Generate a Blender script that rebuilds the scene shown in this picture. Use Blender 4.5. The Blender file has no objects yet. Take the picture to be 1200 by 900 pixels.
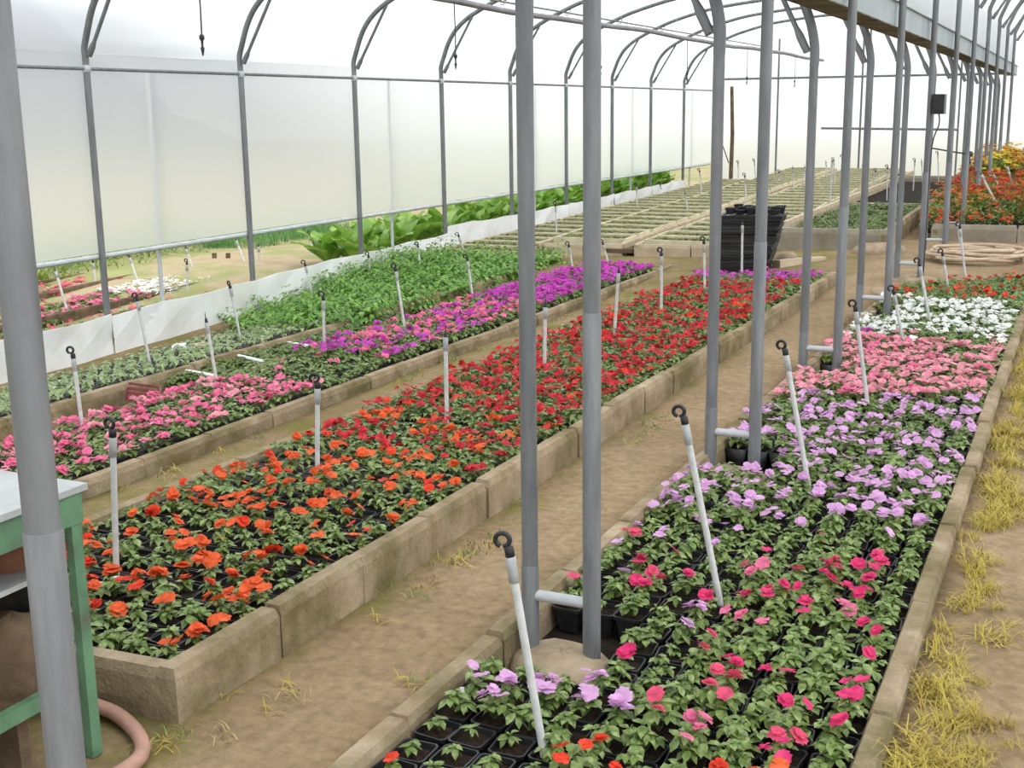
import bpy, math, random
import numpy as np
from mathutils import Vector, Matrix

rnd = random.Random(7)
rng = np.random.default_rng(7)
scene = bpy.context.scene
COL = scene.collection

# ------------------------------------------------------------------ camera
IW, IH = 1200, 900
CAMH = 1.75
_c = np.array([600.0, 450.0])
_a = np.array([1290.0, 122.0]) - _c
_b = np.array([690.0, 7000.0]) - _c
FPX = math.sqrt(-float(_a @ _b))
_Y = np.array([_a[0], _a[1], FPX]); _Y /= np.linalg.norm(_Y)
_D = np.array([_b[0], _b[1], FPX]); _D /= np.linalg.norm(_D)
_D = _D - _Y * (_D @ _Y); _D /= np.linalg.norm(_D)
_Z = -_D
_X = np.cross(_Y, _Z)
RW = np.array([_X, _Y, _Z])          # world = RW @ camera(x right, y down, z forward)


def ray(px, py):
    return RW @ np.array([px - 600.0, py - 450.0, FPX])


def gp(px, py, z=0.0):
    d = ray(px, py); t = (z - CAMH) / d[2]
    return np.array([0, 0, CAMH]) + t * d


def at_x(px, py, x):
    d = ray(px, py); t = x / d[0]
    return np.array([0, 0, CAMH]) + t * d


def at_y(px, py, y):
    d = ray(px, py); t = y / d[1]
    return np.array([0, 0, CAMH]) + t * d


def project(p):
    c = RW.T @ (np.array(p, float) - np.array([0, 0, CAMH]))
    return 600 + FPX * c[0] / c[2], 450 + FPX * c[1] / c[2], c[2]


cam_data = bpy.data.cameras.new('camera')
cam_data.sensor_width = 36.0
cam_data.lens = FPX / IW * 36.0
cam_data.clip_end = 500
cam = bpy.data.objects.new('camera', cam_data)
COL.objects.link(cam)
r_, d_, f_ = RW[:, 0], RW[:, 1], RW[:, 2]
cam.matrix_world = Matrix(((r_[0], -d_[0], -f_[0], 0), (r_[1], -d_[1], -f_[1], 0), (r_[2], -d_[2], -f_[2], CAMH), (0, 0, 0, 1)))
scene.camera = cam

# ------------------------------------------------------------------ sky, exposure
world = bpy.data.worlds.new('overcast_sky')
scene.world = world
world.use_nodes = True
bg = world.node_tree.nodes['Background']
bg.inputs[0].default_value = (0.955, 0.975, 1.0, 1)
bg.inputs[1].default_value = 1.35
vs = scene.view_settings
vs.view_transform = 'Standard'
vs.look = 'None'
vs.exposure = 0.3
vs.gamma = 1.0
vs.use_curve_mapping = False
scene.cycles.max_bounces = 8
scene.cycles.transparent_max_bounces = 12
scene.cycles.transmission_bounces = 6
scene.cycles.diffuse_bounces = 4
scene.cycles.caustics_reflective = False
scene.cycles.caustics_refractive = True
sun_data = bpy.data.lights.new('sun', 'SUN')
sun_data.energy = 2.0
sun_data.angle = math.radians(28)
sun_data.color = (1.0, 0.96, 0.9)
sun = bpy.data.objects.new('sun', sun_data)
COL.objects.link(sun)
sun.rotation_euler = (math.radians(8), math.radians(32), 0)

# ------------------------------------------------------------------ materials
MATS = {}


def new_mat(name):
    m = bpy.data.materials.new(name)
    m.use_nodes = True
    nt = m.node_tree
    nt.nodes.clear()
    out = nt.nodes.new('ShaderNodeOutputMaterial')
    MATS[name] = m
    return m, nt, out


def ramp(nt, src, stops):
    r = nt.nodes.new('ShaderNodeValToRGB')
    el = r.color_ramp.elements
    while len(el) < len(stops):
        el.new(0.5)
    for e, (p, c) in zip(el, stops):
        e.position = p
        e.color = (*c, 1)
    nt.links.new(src, r.inputs[0])
    return r


def noise(nt, scale, detail=4, rough=0.6, coord='Object', stretch=None):
    if coord == 'World':
        tc = nt.nodes.new('ShaderNodeNewGeometry'); src = tc.outputs['Position']
    else:
        tc = nt.nodes.new('ShaderNodeTexCoord'); src = tc.outputs[coord]
    if stretch:
        mp = nt.nodes.new('ShaderNodeMapping')
        mp.inputs['Scale'].default_value = stretch
        nt.links.new(src, mp.inputs[0]); src = mp.outputs[0]
    n = nt.nodes.new('ShaderNodeTexNoise')
    n.inputs['Scale'].default_value = scale
    n.inputs['Detail'].default_value = detail
    n.inputs['Roughness'].default_value = rough
    nt.links.new(src, n.inputs['Vector'])
    return n


def mat_noise(name, stops, scale=8, rough=0.8, metal=0.0, bump=0.0, bscale=60, coord='World', spec=0.3, stretch=None, detail=4):
    m, nt, out = new_mat(name)
    p = nt.nodes.new('ShaderNodeBsdfPrincipled')
    n = noise(nt, scale, detail=detail, coord=coord, stretch=stretch)
    r = ramp(nt, n.outputs['Fac'], stops)
    nt.links.new(r.outputs[0], p.inputs['Base Color'])
    p.inputs['Roughness'].default_value = rough
    p.inputs['Metallic'].default_value = metal
    p.inputs['Specular IOR Level'].default_value = spec
    if bump:
        nb = noise(nt, bscale, coord=coord)
        b = nt.nodes.new('ShaderNodeBump')
        b.inputs['Strength'].default_value = bump
        b.inputs['Distance'].default_value = 0.02
        nt.links.new(nb.outputs['Fac'], b.inputs['Height'])
        nt.links.new(b.outputs[0], p.inputs['Normal'])
    nt.links.new(p.outputs[0], out.inputs[0])
    return m


def mat_leaf(name, c0, c1, c2, scale=30, trans=0.3, rough=0.38, spec=0.55):
    m, nt, out = new_mat(name)
    p = nt.nodes.new('ShaderNodeBsdfPrincipled')
    n = noise(nt, scale, detail=2, coord='World')
    r = ramp(nt, n.outputs['Fac'], [(0.3, c0), (0.5, c1), (0.7, c2)])
    nt.links.new(r.outputs[0], p.inputs['Base Color'])
    p.inputs['Roughness'].default_value = rough
    p.inputs['Specular IOR Level'].default_value = spec
    t = nt.nodes.new('ShaderNodeBsdfTranslucent')
    nt.links.new(r.outputs[0], t.inputs[0])
    mx = nt.nodes.new('ShaderNodeMixShader')
    mx.inputs[0].default_value = trans
    nt.links.new(p.outputs[0], mx.inputs[1])
    nt.links.new(t.outputs[0], mx.inputs[2])
    nt.links.new(mx.outputs[0], out.inputs[0])
    return m


def mat_film(name):
    """milky polythene: a little clear, part forward-scattering, mostly diffusing, a little sheen"""
    m, nt, out = new_mat(name)
    N = nt.nodes.new
    tr = N('ShaderNodeBsdfTransparent'); tr.inputs[0].default_value = (0.97, 0.98, 0.99, 1)
    rf = N('ShaderNodeBsdfRefraction'); rf.inputs['IOR'].default_value = 1.18; rf.inputs['Roughness'].default_value = 0.5
    rf.inputs[0].default_value = (0.95, 0.97, 0.98, 1)
    tl = N('ShaderNodeBsdfTranslucent'); tl.inputs[0].default_value = (0.935, 0.96, 0.985, 1)
    df = N('ShaderNodeBsdfDiffuse'); df.inputs[0].default_value = (0.88, 0.89, 0.90, 1)
    gl = N('ShaderNodeBsdfGlossy'); gl.inputs['Roughness'].default_value = 0.35
    n = noise(nt, 0.8, detail=5, coord='World', stretch=(0.7, 0.35, 2.2))
    mr = N('ShaderNodeMapRange')
    mr.inputs[1].default_value = 0.3; mr.inputs[2].default_value = 0.7
    mr.inputs[3].default_value = 0.10; mr.inputs[4].default_value = 0.24
    nt.links.new(n.outputs['Fac'], mr.inputs[0])

    def mix(f, a, b):
        x = N('ShaderNodeMixShader')
        if isinstance(f, float): x.inputs[0].default_value = f
        else: nt.links.new(f, x.inputs[0])
        nt.links.new(a.outputs[0], x.inputs[1]); nt.links.new(b.outputs[0], x.inputs[2])
        return x
    a = mix(mr.outputs[0], tl, df)
    b = mix(0.42, a, rf)
    c = mix(0.035, b, tr)
    d = mix(0.04, c, gl)
    nt.links.new(d.outputs[0], out.inputs[0])
    return m


mat_film('film')
mat_noise('steel', [(0.3, (0.135, 0.145, 0.152)), (0.7, (0.22, 0.23, 0.24))], scale=5, rough=0.5, metal=0.25, stretch=(3, 3, 0.6))
mat_noise('steel_lower', [(0.3, (0.145, 0.153, 0.16)), (0.7, (0.235, 0.245, 0.255))], scale=7, rough=0.5, metal=0.25, stretch=(4, 4, 0.5))
mat_noise('steel_pale', [(0.3, (0.42, 0.45, 0.47)), (0.7, (0.55, 0.57, 0.58))], scale=9, rough=0.5, metal=0.1)
mat_noise('gutter_zinc', [(0.25, (0.22, 0.26, 0.27)), (0.75, (0.36, 0.40, 0.41))], scale=1.6, rough=0.6, metal=0.15)
mat_noise('rust', [(0.3, (0.055, 0.035, 0.022)), (0.5, (0.12, 0.10, 0.06)), (0.7, (0.20, 0.20, 0.13))], scale=4, rough=0.9)
mat_noise('pipe_grey', [(0.3, (0.16, 0.155, 0.17)), (0.7, (0.26, 0.25, 0.27))], scale=4, rough=0.5)
mat_noise('dark_wire', [(0.3, (0.03, 0.03, 0.035)), (0.7, (0.07, 0.07, 0.075))], scale=20, rough=0.6)
mat_noise('black_plastic', [(0.3, (0.010, 0.010, 0.011)), (0.7, (0.028, 0.028, 0.030))], scale=15, rough=0.42, spec=0.4)
mat_noise('riser_white', [(0.3, (0.46, 0.48, 0.47)), (0.7, (0.62, 0.63, 0.62))], scale=25, rough=0.5)
mat_noise('riser_sleeve', [(0.3, (0.30, 0.32, 0.32)), (0.7, (0.42, 0.44, 0.43))], scale=25, rough=0.5)
mat_noise('potting_soil', [(0.3, (0.012, 0.009, 0.007)), (0.7, (0.045, 0.03, 0.02))], scale=60, rough=1, bump=0.6, bscale=150, spec=0.1)
mat_noise('bed_soil', [(0.3, (0.012, 0.010, 0.009)), (0.7, (0.035, 0.027, 0.02))], scale=12, rough=1, spec=0.1)
mat_noise('brown_soil', [(0.3, (0.07, 0.045, 0.028)), (0.7, (0.16, 0.11, 0.07))], scale=7, rough=1, bump=0.5, bscale=25, spec=0.1)
def mat_kerb():
    m, nt, out = new_mat('curb')
    p = nt.nodes.new('ShaderNodeBsdfPrincipled')
    n1 = noise(nt, 5.5, detail=8, coord='World'); n2 = noise(nt, 2.1, detail=7, rough=0.7, coord='World'); n3 = noise(nt, 60, detail=4, coord='World')
    c1 = ramp(nt, n1.outputs['Fac'], [(0.25, (0.20, 0.15, 0.09)), (0.5, (0.34, 0.265, 0.175)), (0.75, (0.47, 0.385, 0.275))])
    f = ramp(nt, n2.outputs['Fac'], [(0.40, (0, 0, 0)), (0.62, (0.85, 0.85, 0.85))])
    mx = nt.nodes.new('ShaderNodeMixRGB'); mx.inputs[2].default_value = (0.125, 0.105, 0.04, 1)
    nt.links.new(f.outputs[0], mx.inputs[0]); nt.links.new(c1.outputs[0], mx.inputs[1])
    nt.links.new(mx.outputs[0], p.inputs['Base Color'])
    p.inputs['Roughness'].default_value = 0.95; p.inputs['Specular IOR Level'].default_value = 0.15
    b = nt.nodes.new('ShaderNodeBump'); b.inputs['Strength'].default_value = 0.5; b.inputs['Distance'].default_value = 0.015
    nt.links.new(n3.outputs['Fac'], b.inputs['Height']); nt.links.new(b.outputs[0], p.inputs['Normal'])
    nt.links.new(p.outputs[0], out.inputs[0])


mat_kerb()
mat_noise('curb_grey', [(0.25, (0.19, 0.165, 0.125)), (0.5, (0.29, 0.26, 0.20)), (0.75, (0.38, 0.345, 0.275))], scale=3.0, rough=0.95, bump=0.3, bscale=35, spec=0.15, detail=7)
mat_noise('stone', [(0.25, (0.24, 0.18, 0.115)), (0.75, (0.42, 0.34, 0.235))], scale=10, rough=0.95, bump=0.4, bscale=60, spec=0.15)
mat_noise('skirt_sheet', [(0.3, (0.66, 0.66, 0.62)), (0.5, (0.76, 0.77, 0.77)), (0.7, (0.82, 0.83, 0.84))], scale=2.2, rough=0.55)
mat_noise('pale_wood', [(0.25, (0.36, 0.29, 0.19)), (0.75, (0.58, 0.49, 0.35))], scale=6, rough=0.85)
mat_noise('tray_wood', [(0.25, (0.42, 0.38, 0.24)), (0.75, (0.72, 0.66, 0.47))], scale=5, rough=0.85)
mat_noise('old_wood', [(0.25, (0.075, 0.05, 0.03)), (0.75, (0.20, 0.14, 0.09))], scale=9, rough=0.95, bump=0.4, bscale=30)
mat_noise('shaded_board', [(0.3, (0.02, 0.017, 0.014)), (0.7, (0.05, 0.04, 0.03))], scale=9, rough=0.9)  # table panels: shade inside the table put into the board colour
mat_noise('green_paint', [(0.30, (0.11, 0.115, 0.085)), (0.42, (0.095, 0.185, 0.11)), (0.7, (0.14, 0.28, 0.16))], scale=9, rough=0.6, detail=7)
mat_noise('table_top', [(0.25, (0.30, 0.32, 0.32)), (0.75, (0.48, 0.50, 0.50))], scale=6, rough=0.45)
mat_noise('terracotta', [(0.25, (0.16, 0.07, 0.04)), (0.75, (0.27, 0.12, 0.07))], scale=12, rough=0.9)
mat_noise('hose_pink', [(0.3, (0.33, 0.18, 0.135)), (0.7, (0.46, 0.27, 0.21))], scale=10, rough=0.6)
mat_noise('hose_tan', [(0.3, (0.38, 0.28, 0.19)), (0.7, (0.56, 0.44, 0.32))], scale=8, rough=0.6)
mat_noise('crate_red', [(0.3, (0.15, 0.03, 0.03)), (0.7, (0.28, 0.07, 0.07))], scale=9, rough=0.6)
mat_noise('dry_grass', [(0.25, (0.29, 0.20, 0.05)), (0.5, (0.44, 0.35, 0.07)), (0.75, (0.54, 0.47, 0.12))], scale=5, rough=0.9)
mat_noise('straw', [(0.25, (0.28, 0.20, 0.08)), (0.75, (0.48, 0.38, 0.18))], scale=9, rough=0.9)
mat_noise('slate', [(0.3, (0.03, 0.04, 0.085)), (0.7, (0.06, 0.075, 0.13))], scale=0.6, rough=0.9)

mat_leaf('leaf_impatiens', (0.085, 0.145, 0.026), (0.19, 0.285, 0.065), (0.40, 0.49, 0.20), scale=35)
mat_leaf('leaf_dense', (0.085, 0.14, 0.026), (0.175, 0.265, 0.06), (0.37, 0.46, 0.19), scale=22)
mat_leaf('leaf_pale', (0.20, 0.29, 0.11), (0.33, 0.42, 0.20), (0.44, 0.52, 0.29), scale=18)
mat_leaf('leaf_low', (0.09, 0.14, 0.035), (0.16, 0.23, 0.06), (0.24, 0.31, 0.10), scale=14)
mat_leaf('leaf_fern', (0.06, 0.17, 0.015), (0.14, 0.32, 0.03), (0.28, 0.48, 0.08), scale=9)
mat_leaf('leaf_chard', (0.12, 0.28, 0.03), (0.25, 0.46, 0.06), (0.42, 0.60, 0.14), scale=5)
mat_leaf('leaf_tray', (0.17, 0.20, 0.05), (0.27, 0.30, 0.09), (0.40, 0.41, 0.16), scale=6)
mat_leaf('leaf_marigold', (0.10, 0.19, 0.03), (0.19, 0.29, 0.05), (0.30, 0.40, 0.08), scale=10)
mat_leaf('grass_out', (0.12, 0.22, 0.03), (0.22, 0.33, 0.06), (0.36, 0.42, 0.11), scale=3)
mat_leaf('onion_green', (0.06, 0.19, 0.04), (0.11, 0.29, 0.07), (0.19, 0.38, 0.12), scale=6)
mat_leaf('hill_green', (0.03, 0.06, 0.03), (0.05, 0.085, 0.05), (0.07, 0.11, 0.07), scale=0.5)


def petal(name, c, spread=0.25, trans=0.35):
    lo = tuple(x * (1 - spread) for x in c)
    hi = tuple(min(0.95, x * (1 + spread) + 0.03) for x in c)
    mat_leaf('petal_' + name, lo, c, hi, scale=28, trans=trans, rough=0.6, spec=0.2)


petal('orange', (0.80, 0.13, 0.035), 0.3)
petal('red', (0.58, 0.03, 0.042), 0.4)
petal('scarlet', (0.78, 0.055, 0.02))
petal('magenta', (0.78, 0.05, 0.20))
petal('rose', (0.80, 0.10, 0.20))
petal('lilac', (0.74, 0.43, 0.72), 0.12)
petal('pink', (0.86, 0.36, 0.44), 0.2)
petal('hotpink', (0.84, 0.20, 0.36), 0.2)
petal('white', (0.88, 0.88, 0.86), 0.05)
petal('purple', (0.60, 0.07, 0.50), 0.25)
petal('rust', (0.40, 0.065, 0.018), 0.4)
petal('yellow', (0.70, 0.52, 0.05), 0.25)
petal('amber', (0.55, 0.17, 0.02), 0.35)


def mat_ground():
    m, nt, out = new_mat('path_dirt')
    p = nt.nodes.new('ShaderNodeBsdfPrincipled')
    n1 = noise(nt, 1.3, detail=6, coord='World')
    n2 = noise(nt, 22, detail=6, coord='World')
    n3 = noise(nt, 2.6, detail=6, coord='World')
    r1 = ramp(nt, n1.outputs['Fac'], [(0.25, (0.21, 0.148, 0.082)), (0.5, (0.29, 0.212, 0.127)), (0.75, (0.365, 0.275, 0.175))])
    r2 = ramp(nt, n2.outputs['Fac'], [(0.3, (0.62, 0.6, 0.58)), (0.7, (1.2, 1.2, 1.2))])
    mul = nt.nodes.new('ShaderNodeMixRGB'); mul.blend_type = 'MULTIPLY'; mul.inputs[0].default_value = 0.8
    nt.links.new(r1.outputs[0], mul.inputs[1]); nt.links.new(r2.outputs[0], mul.inputs[2])
    # moss growing along the foot of the red bed's kerb and thin moss patches elsewhere
    sep = nt.nodes.new('ShaderNodeSeparateXYZ')
    g = nt.nodes.new('ShaderNodeNewGeometry')
    nt.links.new(g.outputs['Position'], sep.inputs[0])
    mr = nt.nodes.new('ShaderNodeMapRange')
    mr.inputs[1].default_value = -2.0; mr.inputs[2].default_value = -2.28
    mr.inputs[3].default_value = 0.0; mr.inputs[4].default_value = 0.34
    nt.links.new(sep.outputs[0], mr.inputs[0])
    add = nt.nodes.new('ShaderNodeMath'); add.operation = 'ADD'
    nt.links.new(mr.outputs[0], add.inputs[0]); nt.links.new(n3.outputs['Fac'], add.inputs[1])
    mm = ramp(nt, add.outputs[0], [(0.72, (0, 0, 0)), (0.98, (0.85, 0.85, 0.85))])
    mix = nt.nodes.new('ShaderNodeMixRGB')
    mix.inputs[2].default_value = (0.14, 0.13, 0.03, 1)
    nt.links.new(mm.outputs[0], mix.inputs[0]); nt.links.new(mul.outputs[0], mix.inputs[1])
    nt.links.new(mix.outputs[0], p.inputs['Base Color'])
    p.inputs['Roughness'].default_value = 1.0
    p.inputs['Specular IOR Level'].default_value = 0.1
    b = nt.nodes.new('ShaderNodeBump'); b.inputs['Strength'].default_value = 0.5; b.inputs['Distance'].default_value = 0.012
    n4 = noise(nt, 70, detail=6, coord='World')
    nt.links.new(n4.outputs['Fac'], b.inputs['Height'])
    nt.links.new(b.outputs[0], p.inputs['Normal'])
    nt.links.new(p.outputs[0], out.inputs[0])


mat_ground()
mat_noise('outdoor_ground', [(0.3, (0.27, 0.215, 0.135)), (0.44, (0.38, 0.31, 0.20)), (0.56, (0.25, 0.265, 0.11)), (0.75, (0.31, 0.34, 0.14))], scale=0.9, rough=1, bump=0.4, bscale=12, spec=0.1, detail=7)

# ------------------------------------------------------------------ mesh helpers


class MB:
    def __init__(self):
        self.v, self.f, self.mi, self.mats = [], [], [], []

    def slot(self, mat):
        if mat not in self.mats:
            self.mats.append(mat)
        return self.mats.index(mat)

    def add(self, vs_, fs_, mat):
        o = len(self.v); s = self.slot(mat)
        self.v.extend([tuple(p) for p in vs_])
        for f in fs_:
            self.f.append(tuple(i + o for i in f)); self.mi.append(s)

    def box(self, a, b, mat, jit=0.0):
        x0, y0, z0 = a; x1, y1, z1 = b
        vs_ = [(x0, y0, z0), (x1, y0, z0), (x1, y1, z0), (x0, y1, z0), (x0, y0, z1), (x1, y0, z1), (x1, y1, z1), (x0, y1, z1)]
        if jit:
            vs_ = [tuple(c + rnd.uniform(-jit, jit) for c in p) for p in vs_]
        self.add(vs_, [(0, 3, 2, 1), (4, 5, 6, 7), (0, 1, 5, 4), (1, 2, 6, 5), (2, 3, 7, 6), (3, 0, 4, 7)], mat)

    def tube(self, pts, r, mat, n=10, cap=True):
        pts = [Vector(p) for p in pts]
        rs = r if isinstance(r, (list, tuple)) else [r] * len(pts)
        rings = []; prev = None
        for i, p in enumerate(pts):
            t = (pts[min(i + 1, len(pts) - 1)] - pts[max(i - 1, 0)]).normalized()
            if prev is None:
                ref = Vector((0, 0, 1)) if abs(t.z) < 0.9 else Vector((1, 0, 0))
                u = t.cross(ref).normalized()
            else:
                u = (prev - t * prev.dot(t)).normalized()
            prev = u; w = t.cross(u)
            rings.append([p + (u * math.cos(2 * math.pi * k / n) + w * math.sin(2 * math.pi * k / n)) * rs[i] for k in range(n)])
        vs_ = [q for rg in rings for q in rg]; fs_ = []
        for i in range(len(pts) - 1):
            for k in range(n):
                fs_.append((i * n + k, i * n + (k + 1) % n, (i + 1) * n + (k + 1) % n, (i + 1) * n + k))
        if cap:
            o = len(vs_)
            vs_ += rings[0] + rings[-1]
            fs_.append(tuple(range(o + n - 1, o - 1, -1)))
            fs_.append(tuple(o + n + k for k in range(n)))
        self.add(vs_, fs_, mat)

    def lathe(self, prof, mat, n=16, cap=True, c=(0, 0, 0)):
        vs_ = [(c[0] + r * math.cos(2 * math.pi * k / n), c[1] + r * math.sin(2 * math.pi * k / n), c[2] + z) for r, z in prof for k in range(n)]
        fs_ = []
        for i in range(len(prof) - 1):
            for k in range(n):
                fs_.append((i * n + k, i * n + (k + 1) % n, (i + 1) * n + (k + 1) % n, (i + 1) * n + k))
        if cap:
            o = len(vs_)
            vs_ += vs_[:n] + vs_[(len(prof) - 1) * n:len(prof) * n]
            fs_.append(tuple(range(o + n - 1, o - 1, -1)))
            fs_.append(tuple(o + n + k for k in range(n)))
        self.add(vs_, fs_, mat)

    def mesh(self, name, smooth=False):
        me = bpy.data.meshes.new(name)
        me.from_pydata(self.v, [], self.f)
        for m in self.mats:
            me.materials.append(MATS[m])
        me.polygons.foreach_set('material_index', self.mi)
        if smooth:
            me.polygons.foreach_set('use_smooth', [True] * len(me.polygons))
        me.update()
        return me

    def build(self, name, parent=None, smooth=False):
        return link(name, self.mesh(name, smooth), parent)


def link(name, me, parent=None):
    o = bpy.data.objects.new(name, me)
    COL.objects.link(o)
    if parent:
        o.parent = parent
    return o


def tag(o, label=None, cat=None, group=None, kind=None):
    if label: o['label'] = label
    if cat: o['category'] = cat
    if group: o['group'] = group
    if kind: o['kind'] = kind
    return o


def empty(name, loc=(0, 0, 0), rz=0.0):
    o = bpy.data.objects.new(name, None)
    o.empty_display_size = 0.1
    COL.objects.link(o)
    o.location = loc; o.rotation_euler = (0, 0, rz)
    return o


def tri_mesh(name, parts, smooth=False):
    """parts: list of (V (n,3), F (m,3), material) joined into one mesh"""
    mats = []
    Vs, Fs, Ms = [], [], []
    off = 0
    for V, F, m in parts:
        if len(F) == 0:
            continue
        if m not in mats:
            mats.append(m)
        Vs.append(V); Fs.append(F + off); Ms.append(np.full(len(F), mats.index(m), np.int32)); off += len(V)
    V = np.concatenate(Vs).astype(np.float32); F = np.concatenate(Fs).astype(np.int32); Mi = np.concatenate(Ms)
    me = bpy.data.meshes.new(name)
    me.vertices.add(len(V)); me.vertices.foreach_set('co', V.ravel())
    me.loops.add(F.size); me.loops.foreach_set('vertex_index', F.ravel())
    me.polygons.add(len(F))
    me.polygons.foreach_set('loop_start', np.arange(0, F.size, 3, dtype=np.int32))
    me.polygons.foreach_set('material_index', Mi)
    if smooth:
        me.polygons.foreach_set('use_smooth', np.ones(len(F), bool))
    for m in mats:
        me.materials.append(MATS[m])
    me.update(calc_edges=True)
    return me


def scatter(V, F, pos, rz, sc, tilt=None, taz=None):
    """copies of one small mesh -> joined arrays"""
    n = len(pos)
    if n == 0:
        return np.zeros((0, 3)), np.zeros((0, 3), int)
    P = np.repeat(V[None], n, 0) * np.asarray(sc).reshape(n, 1, -1)
    if tilt is not None:
        c, s = np.cos(tilt)[:, None], np.sin(tilt)[:, None]
        y = P[:, :, 1] * c - P[:, :, 2] * s
        z = P[:, :, 1] * s + P[:, :, 2] * c
        P = np.stack([P[:, :, 0], y, z], 2)
    c, s = np.cos(rz)[:, None], np.sin(rz)[:, None]
    x = P[:, :, 0] * c - P[:, :, 1] * s
    y = P[:, :, 0] * s + P[:, :, 1] * c
    P = np.stack([x, y, P[:, :, 2]], 2) + np.asarray(pos)[:, None, :]
    Fo = F[None] + (np.arange(n) * len(V))[:, None, None]
    return P.reshape(-1, 3), Fo.reshape(-1, 3)


def cat_arrays(lst):
    Vs, Fs, off = [], [], 0
    for V, F in lst:
        Vs.append(V); Fs.append(F + off); off += len(V)
    return np.concatenate(Vs), np.concatenate(Fs)


# ------------------------------------------------------------------ ground levels
def left_level(y):
    return float(np.interp(y, [8.0, 10.6, 14.0, 21.0, 29.0], [-0.38, -0.31, -0.15, -0.05, 0.02]))


def ground_z(x, y):
    right = 0.0105 * min(max(0.0, y - 3.5), 10.0)
    ll = left_level(y)
    k = min(1.0, max(0.0, (y - 11.5) / 3.0))
    z23 = right * (0.4 + 0.6 * k) * 1.0
    zm1 = -0.08 * (1 - k) + 0.03 * k
    zm2 = -0.15 * (1 - k) + 0.0 * k
    return float(np.interp(x, [-8.2, -5.7, -4.1, -2.4, -1.7], [ll, zm2, zm1, z23, right]))


def floor_z(x, y):
    z = ground_z(x, y)
    sunk = (-1.71 < x < -0.43 and 1.7 < y < 11.85 + (x + 1.6) * 0.86) or (-3.70 < x < -2.36 and 2.7 < y < 11.85) \
        or (-5.38 < x < -4.46 and 2.7 < y < 13.0) or (-7.73 < x < -5.96 and 3.1 < y < 13.2) or (-7.9 < x < -3.6 and y > 14.5)
    return z - 0.2 if sunk else z + 0.008 * math.sin(3.1 * x + 1.7 * y) * math.sin(2.3 * y)


def grid_ground(name, xs, ys, fn, mat, label=None):
    V = [(x, y, fn(x, y)) for y in ys for x in xs]
    nx = len(xs)
    F = [(j * nx + i, j * nx + i + 1, (j + 1) * nx + i + 1, (j + 1) * nx + i) for j in range(len(ys) - 1) for i in range(nx - 1)]
    mb = MB(); mb.add(V, F, mat)
    o = mb.build(name, smooth=True)
    tag(o, label, kind='structure')
    return o


FX = sorted(set([round(v, 3) for v in np.arange(-8.3, 6.01, 0.2)] + [-1.73, -1.70, -0.44, -0.41, -3.72, -3.69, -2.37, -2.34, -5.40, -5.37, -4.47, -4.44, -7.75, -7.72, -5.97, -5.94, -3.61]))
grid_ground('floor', FX, list(np.arange(-4, 29.01, 0.2)), floor_z, 'path_dirt', 'packed sandy earth floor of the greenhouse')
grid_ground('ground_outside', list(np.arange(-60, -8.1, 1.6)) + [-8.29], list(np.arange(-20, 81, 2.0)),
            lambda x, y: min(-0.40, left_level(y)) if y < 12 else min(left_level(y) - 0.06, -0.06 - 0.3 * max(0, (16 - y) / 8)), 'outdoor_ground', 'open ground with grass and bare earth outside the film wall')
grid_ground('ground_beyond', [-8.3, -4, 0, 6, 20, 60], [28.95, 34, 45, 80], lambda x, y: -0.02, 'outdoor_ground', 'open ground beyond the end wall')

# ------------------------------------------------------------------ tunnels: frames, film, gutter
XL = -8.0
YEND = 28.4


def row_y(k): return 3.53 + 2.22 * k


def row_xr(y): return -1.38 - 0.008 * (y - 3.5) - max(0.0, 0.02 * (3.5 - y))


def row_xl(y): return row_xr(y) - 0.22


def wall_y(k): return 8.44 + 2.17 * (k - 2)


HALF = [(0.0, 2.35), (0.05, 2.48), (0.13, 2.66), (0.26, 2.83), (0.49, 2.99), (0.93, 3.18), (1.23, 3.28), (1.71, 3.40), (2.06, 3.46), (2.74, 3.53), (3.2, 3.55)]


def smooth_pts(pts, n=3):
    """Catmull-Rom through pts"""
    out = []
    P = [Vector(p) for p in pts]
    for i in range(len(P) - 1):
        p0 = P[max(i - 1, 0)]; p1 = P[i]; p2 = P[i + 1]; p3 = P[min(i + 2, len(P) - 1)]
        for j in range(n):
            t = j / n
            out.append(0.5 * ((2 * p1) + (-p0 + p2) * t + (2 * p0 - 5 * p1 + 4 * p2 - p3) * t * t + (-p0 + 3 * p1 - 3 * p2 + p3) * t ** 3))
    out.append(P[-1])
    return out


HALF_B = [(0.0, 2.12), (0.03, 2.26), (0.085, 2.40), (0.19, 2.62), (0.34, 2.81), (0.56, 2.97), (0.95, 3.15), (1.25, 3.26), (1.71, 3.39), (2.06, 3.455), (2.74, 3.53)]


def arch_path(xa, ya, xb, yb, lift=0.0, low_b=False):
    """from eave a over the ridge to eave b"""
    half = (xb - xa) / 2
    pts = []
    for d, z in HALF:
        s = d / 3.2
        x = xa + s * half
        pts.append((x, ya + (yb - ya) * (s / 2), z + lift))
    for d, z in reversed(HALF_B if low_b else HALF[:-1]):
        s = d / 3.2
        x = xb - s * half
        pts.append((x, yb - (yb - ya) * (s / 2), z + lift))
    return pts


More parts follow.
